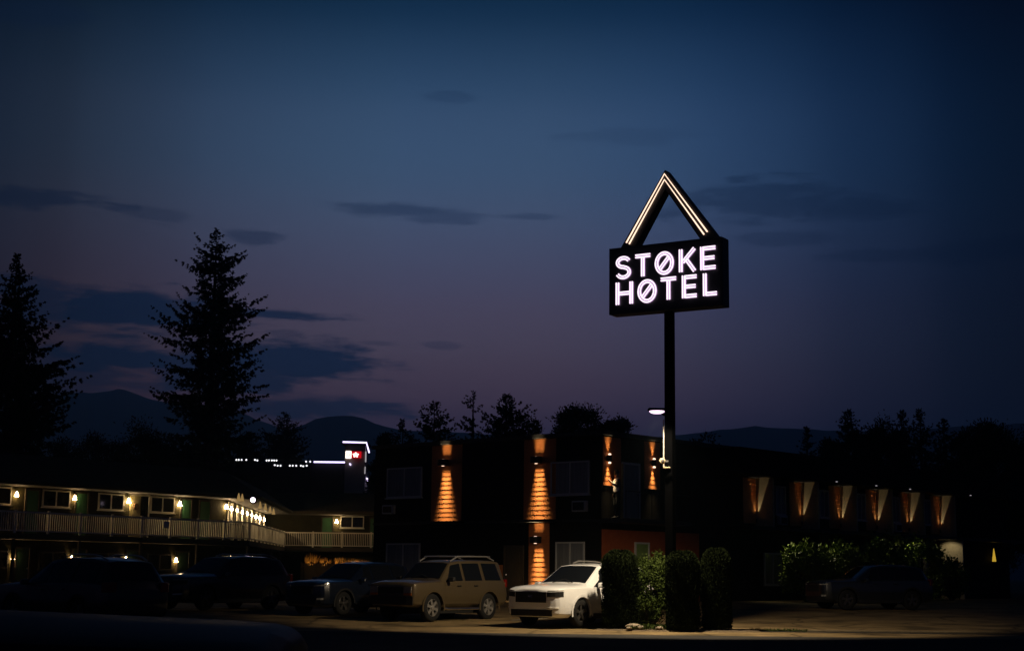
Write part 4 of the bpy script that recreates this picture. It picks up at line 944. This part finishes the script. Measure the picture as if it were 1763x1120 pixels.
    if 'cross' in P:
        for x in P['cross']:
            s = S_(x); y = s[7]-.06; MB().tube([(x, -y, s[4]+P['rack'][2]), (x, y, s[4]+P['rack'][2])], .022, 6).build('roof_crossbar', P['rack'][3], t, local=True)
    if 'steps' in P:
        for sy in (-1, 1): y = S_(0)[5]; MB().tube([(wx[0]-.55, sy*(y-.06), .38), (wx[0]-.62, sy*(y+.05), .36), (wx[1]+.62, sy*(y+.05), .36), (wx[1]+.55, sy*(y-.06), .38)], .04, 8).build('side_step', 'chrome', t, local=True)
    else:
        for sy in (-1, 1): y = S_(0)[5]; mb = MB().box(wx[1]+wr+.12, wx[0]-wr-.12, min(sy*(y*.93), sy*(y+.008)), max(sy*(y*.93), sy*(y+.008)), S_(0)[1]-.01, S_(0)[1]+.12); mb.build('sill_trim', P.get('sill', 'plastic'), t, local=True, bevel=.02)
    mb = MB().box(wx[1], wx[0], -TW*.75, TW*.75, .22, st[3][1]+.05); mb.build('underbody', 'plastic', t, local=True)
    for x in wx: MB().tube([(x, -TW+.1, wr), (x, TW-.1, wr)], .05, 8).build('axle', 'plastic', t, local=True)
    return t
# stations: x, z bottom, z mid flank, z belt, z top, w mid, w belt, w top
MOD = dict(arch='wpaint', sunroof=(-.05, -1.25), wr=.385, wx=(1.45, -1.45), track=.87, paint='wpaint', rim='darkalloy', hm='wpaint',
    bev=.045, st=[(2.51, .32, .62, .93, .985, .44, .41, .30), (2.49, .29, .62, .96, 1.02, .66, .62, .46), (2.44, .275, .63, .99, 1.055, .80, .76, .60), (2.36, .265, .64, 1.01, 1.08, .885, .85, .69), (2.18, .255, .65, 1.04, 1.115, .955, .92, .77), (1.60, .25, .66, 1.06, 1.15, .99, .95, .78), (1.02, .25, .66, 1.07, 1.18, .99, .95, .80),
        (.20, .25, .66, 1.08, 1.69, .99, .955, .66), (-.35, .25, .66, 1.09, 1.755, .99, .955, .66), (-1.5, .25, .67, 1.11, 1.745, .99, .95, .65), (-2.12, .27, .68, 1.12, 1.66, .97, .92, .62), (-2.40, .30, .7, 1.10, 1.17, .93, .88, .74), (-2.50, .42, .7, .95, 1.0, .86, .82, .6)],
    glass=dict(ws=(1.02, .20), rw=(-2.12, -2.40), side=[(.86, .02, .30, .02), (-.06, -1.05, -.06, -1.05), (-1.13, -2.02, -1.13, -1.92)]),
    doors=[(.86, -.08), (-.12, -1.0)], mirror=(.72, 1.06), rack=(-.3, -2.0, .06, 'alloy'),
    front=[('grille', -.52, .52, .66, .945, .014, 'plastic', 0), ('headlight', .57, .92, .925, .965, .016, 'lampglass', .05), ('lamp_housing', .55, .92, .775, .92, .013, 'plastic', .05), ('bumper_intake', -.70, .70, .30, .47, .012, 'plastic', 0), ('bumper_trim', .56, .86, .44, .50, .02, 'white', .07), ('front_badge', -.07, .07, .80, .86, .03, 'chrome', 0)])
fa = atan2(-.8, -.6)
def wpos(px, Y, lx, ly, ang):   # place a car so that its left front wheel stands at pixel column px, depth Y
    p = at(px, 1070, Y); f = Vector((cos(ang), sin(ang))); l = Vector((-f.y, f.x)); c = Vector((p.x, Y))-f*lx-l*ly; return c
a = radians(-128); c = wpos(997, 42.2, 1.45, .87, a)
wc = car('white SUV with dark windscreen parked nose out beside the cedars', 'car', (c.x, c.y, gz(c.y)-.0), a, MOD)
TAN = dict(wr=.40, wx=(1.32, -1.33), track=.78, paint='tan', rim='alloy', spokes=6, bev=.05, hm='plastic', mm='plastic', arch='tan',
    st=[(2.20, .46, .74, .98, 1.04, .80, .78, .6), (2.14, .42, .76, 1.08, 1.12, .87, .84, .72), (1.9, .40, .76, 1.10, 1.17, .89, .86, .74), (1.2, .40, .76, 1.11, 1.20, .895, .865, .75), (.88, .40, .76, 1.12, 1.22, .895, .865, .755),
        (.34, .40, .76, 1.12, 1.72, .895, .865, .65), (0, .40, .76, 1.12, 1.78, .895, .865, .655), (-.75, .40, .76, 1.13, 1.80, .895, .865, .655), (-1.75, .40, .76, 1.14, 1.80, .895, .86, .65), (-2.08, .42, .76, 1.14, 1.76, .89, .85, .64), (-2.22, .44, .76, 1.12, 1.2, .87, .83, .72), (-2.27, .5, .76, 1.0, 1.05, .84, .8, .66)],
    glass=dict(ws=(.88, .34), rw=(-2.08, -2.22), side=[(.74, -.06, .38, -.06), (-.18, -1.0, -.18, -.98), (-1.16, -1.95, -1.12, -1.85)]),
    doors=[(.8, -.1), (-.14, -.9)], mirror=(.66, 1.14), rack=(.25, -1.9, .10, 'alloy'), cross=(.0, -.9, -1.7), steps=1,
    front=[('grille', -.48, .48, .80, .98, .012, 'plastic', 0), ('headlight', .50, .78, .82, .99, .014, 'lampglass', 0), ('turn_signal', .50, .78, .75, .81, .014, 'amber', 0), ('bumper', -.84, .84, .48, .72, .05, 'plastic', 0)])
c = wpos(741, 44.6, 1.32, .78, fa)
car('tan boxy SUV with silver roof rack and side steps', 'car', (c.x, c.y, gz(c.y)-.02), fa, TAN)
import copy as _c
CRO = _c.deepcopy(MOD); CRO.update(arch='plastic', paint='navy', rim='darkalloy', hm='navy', wr=.36, wx=(1.33, -1.33), track=.82, front=[('grille', -.45, .45, .64, .88, .012, 'plastic', 0), ('headlight', .5, .84, .84, .90, .014, 'lampglass', .05), ('bumper_intake', -.6, .6, .34, .48, .012, 'plastic', 0), ('fog_lamp', .62, .8, .45, .52, .014, 'lampglass', .02)])
CRO['st'] = [(s[0]*.9, s[1], s[2]*.98, s[3]*.96, s[4]*.935, s[5]*.94, s[6]*.94, s[7]*.94) for s in MOD['st']]
CRO['glass'] = dict(ws=(1.02*.9, .18), rw=(-2.12*.9, -2.40*.9), side=[(x0*.9, x1*.9, a_*.9, b_*.9) for x0, x1, a_, b_ in MOD['glass']['side']]); CRO['doors'] = [(x*.9, y*.9) for x, y in MOD['doors']]; CRO['mirror'] = (.64, 1.0); CRO.pop('rack')
c = wpos(588, 47.2, 1.33, .82, fa)
car('dark blue crossover parked left of the tan SUV', 'car', (c.x, c.y, gz(c.y)), fa, CRO)
BIG = _c.deepcopy(MOD); BIG.update(arch='plastic', paint='blackp', hm='blackp', rim='darkalloy')
car('black SUV with roof rails below the balcony corner', 'car', (-9.6, 51.0, gz(51)), fa, BIG)
car('black SUV showing its red tail light at the far left', 'car', (-10.7, 38.2, 0), atan2(.66, -.75), BIG)
GR = _c.deepcopy(CRO); GR.update(paint='greyp', hm='greyp')
car('dark grey car parked sideways in front of the shrubs on the right', 'car', (13.4, 57.2, gz(57.2)), radians(196), GR)
FGC = _c.deepcopy(BIG); FGC['paint'] = 'matt'
for k_, zt_ in enumerate((1.08, 1.11, 1.135, 1.15, 1.16, 1.18, 1.2)): q_ = list(FGC['st'][k_]); q_[4] = zt_; q_[3] = zt_-.07; FGC['st'][k_] = tuple(q_)
FGC.pop('sunroof'); FGC['front'] = [f_[:6]+('plastic',)+f_[7:] for f_ in FGC['front']]
car('dark car bonnet at the lower left corner, close to the camera', 'car', (-3.75, 7.2, .004), radians(2), FGC, group='cars parked in the lot').scale = (1.1, 1.1, 1.07)

# ------------------------------------------------------------------ evening haze
hm_ = bpy.data.materials.new('evening_haze'); hm_.use_nodes = True; ht = hm_.node_tree; ht.nodes.clear()
pv = ht.nodes.new('ShaderNodeVolumePrincipled'); pv.inputs['Color'].default_value = (.6, .88, 1, 1); pv.inputs['Density'].default_value = 3.0e-4; pv.inputs['Anisotropy'].default_value = .7
ho = ht.nodes.new('ShaderNodeOutputMaterial'); ht.links.new(pv.outputs[0], ho.inputs['Volume'])
tag(MB().box(-6300, 6300, -70, 6400, -2, 560).build('haze', hm_), kind='stuff')
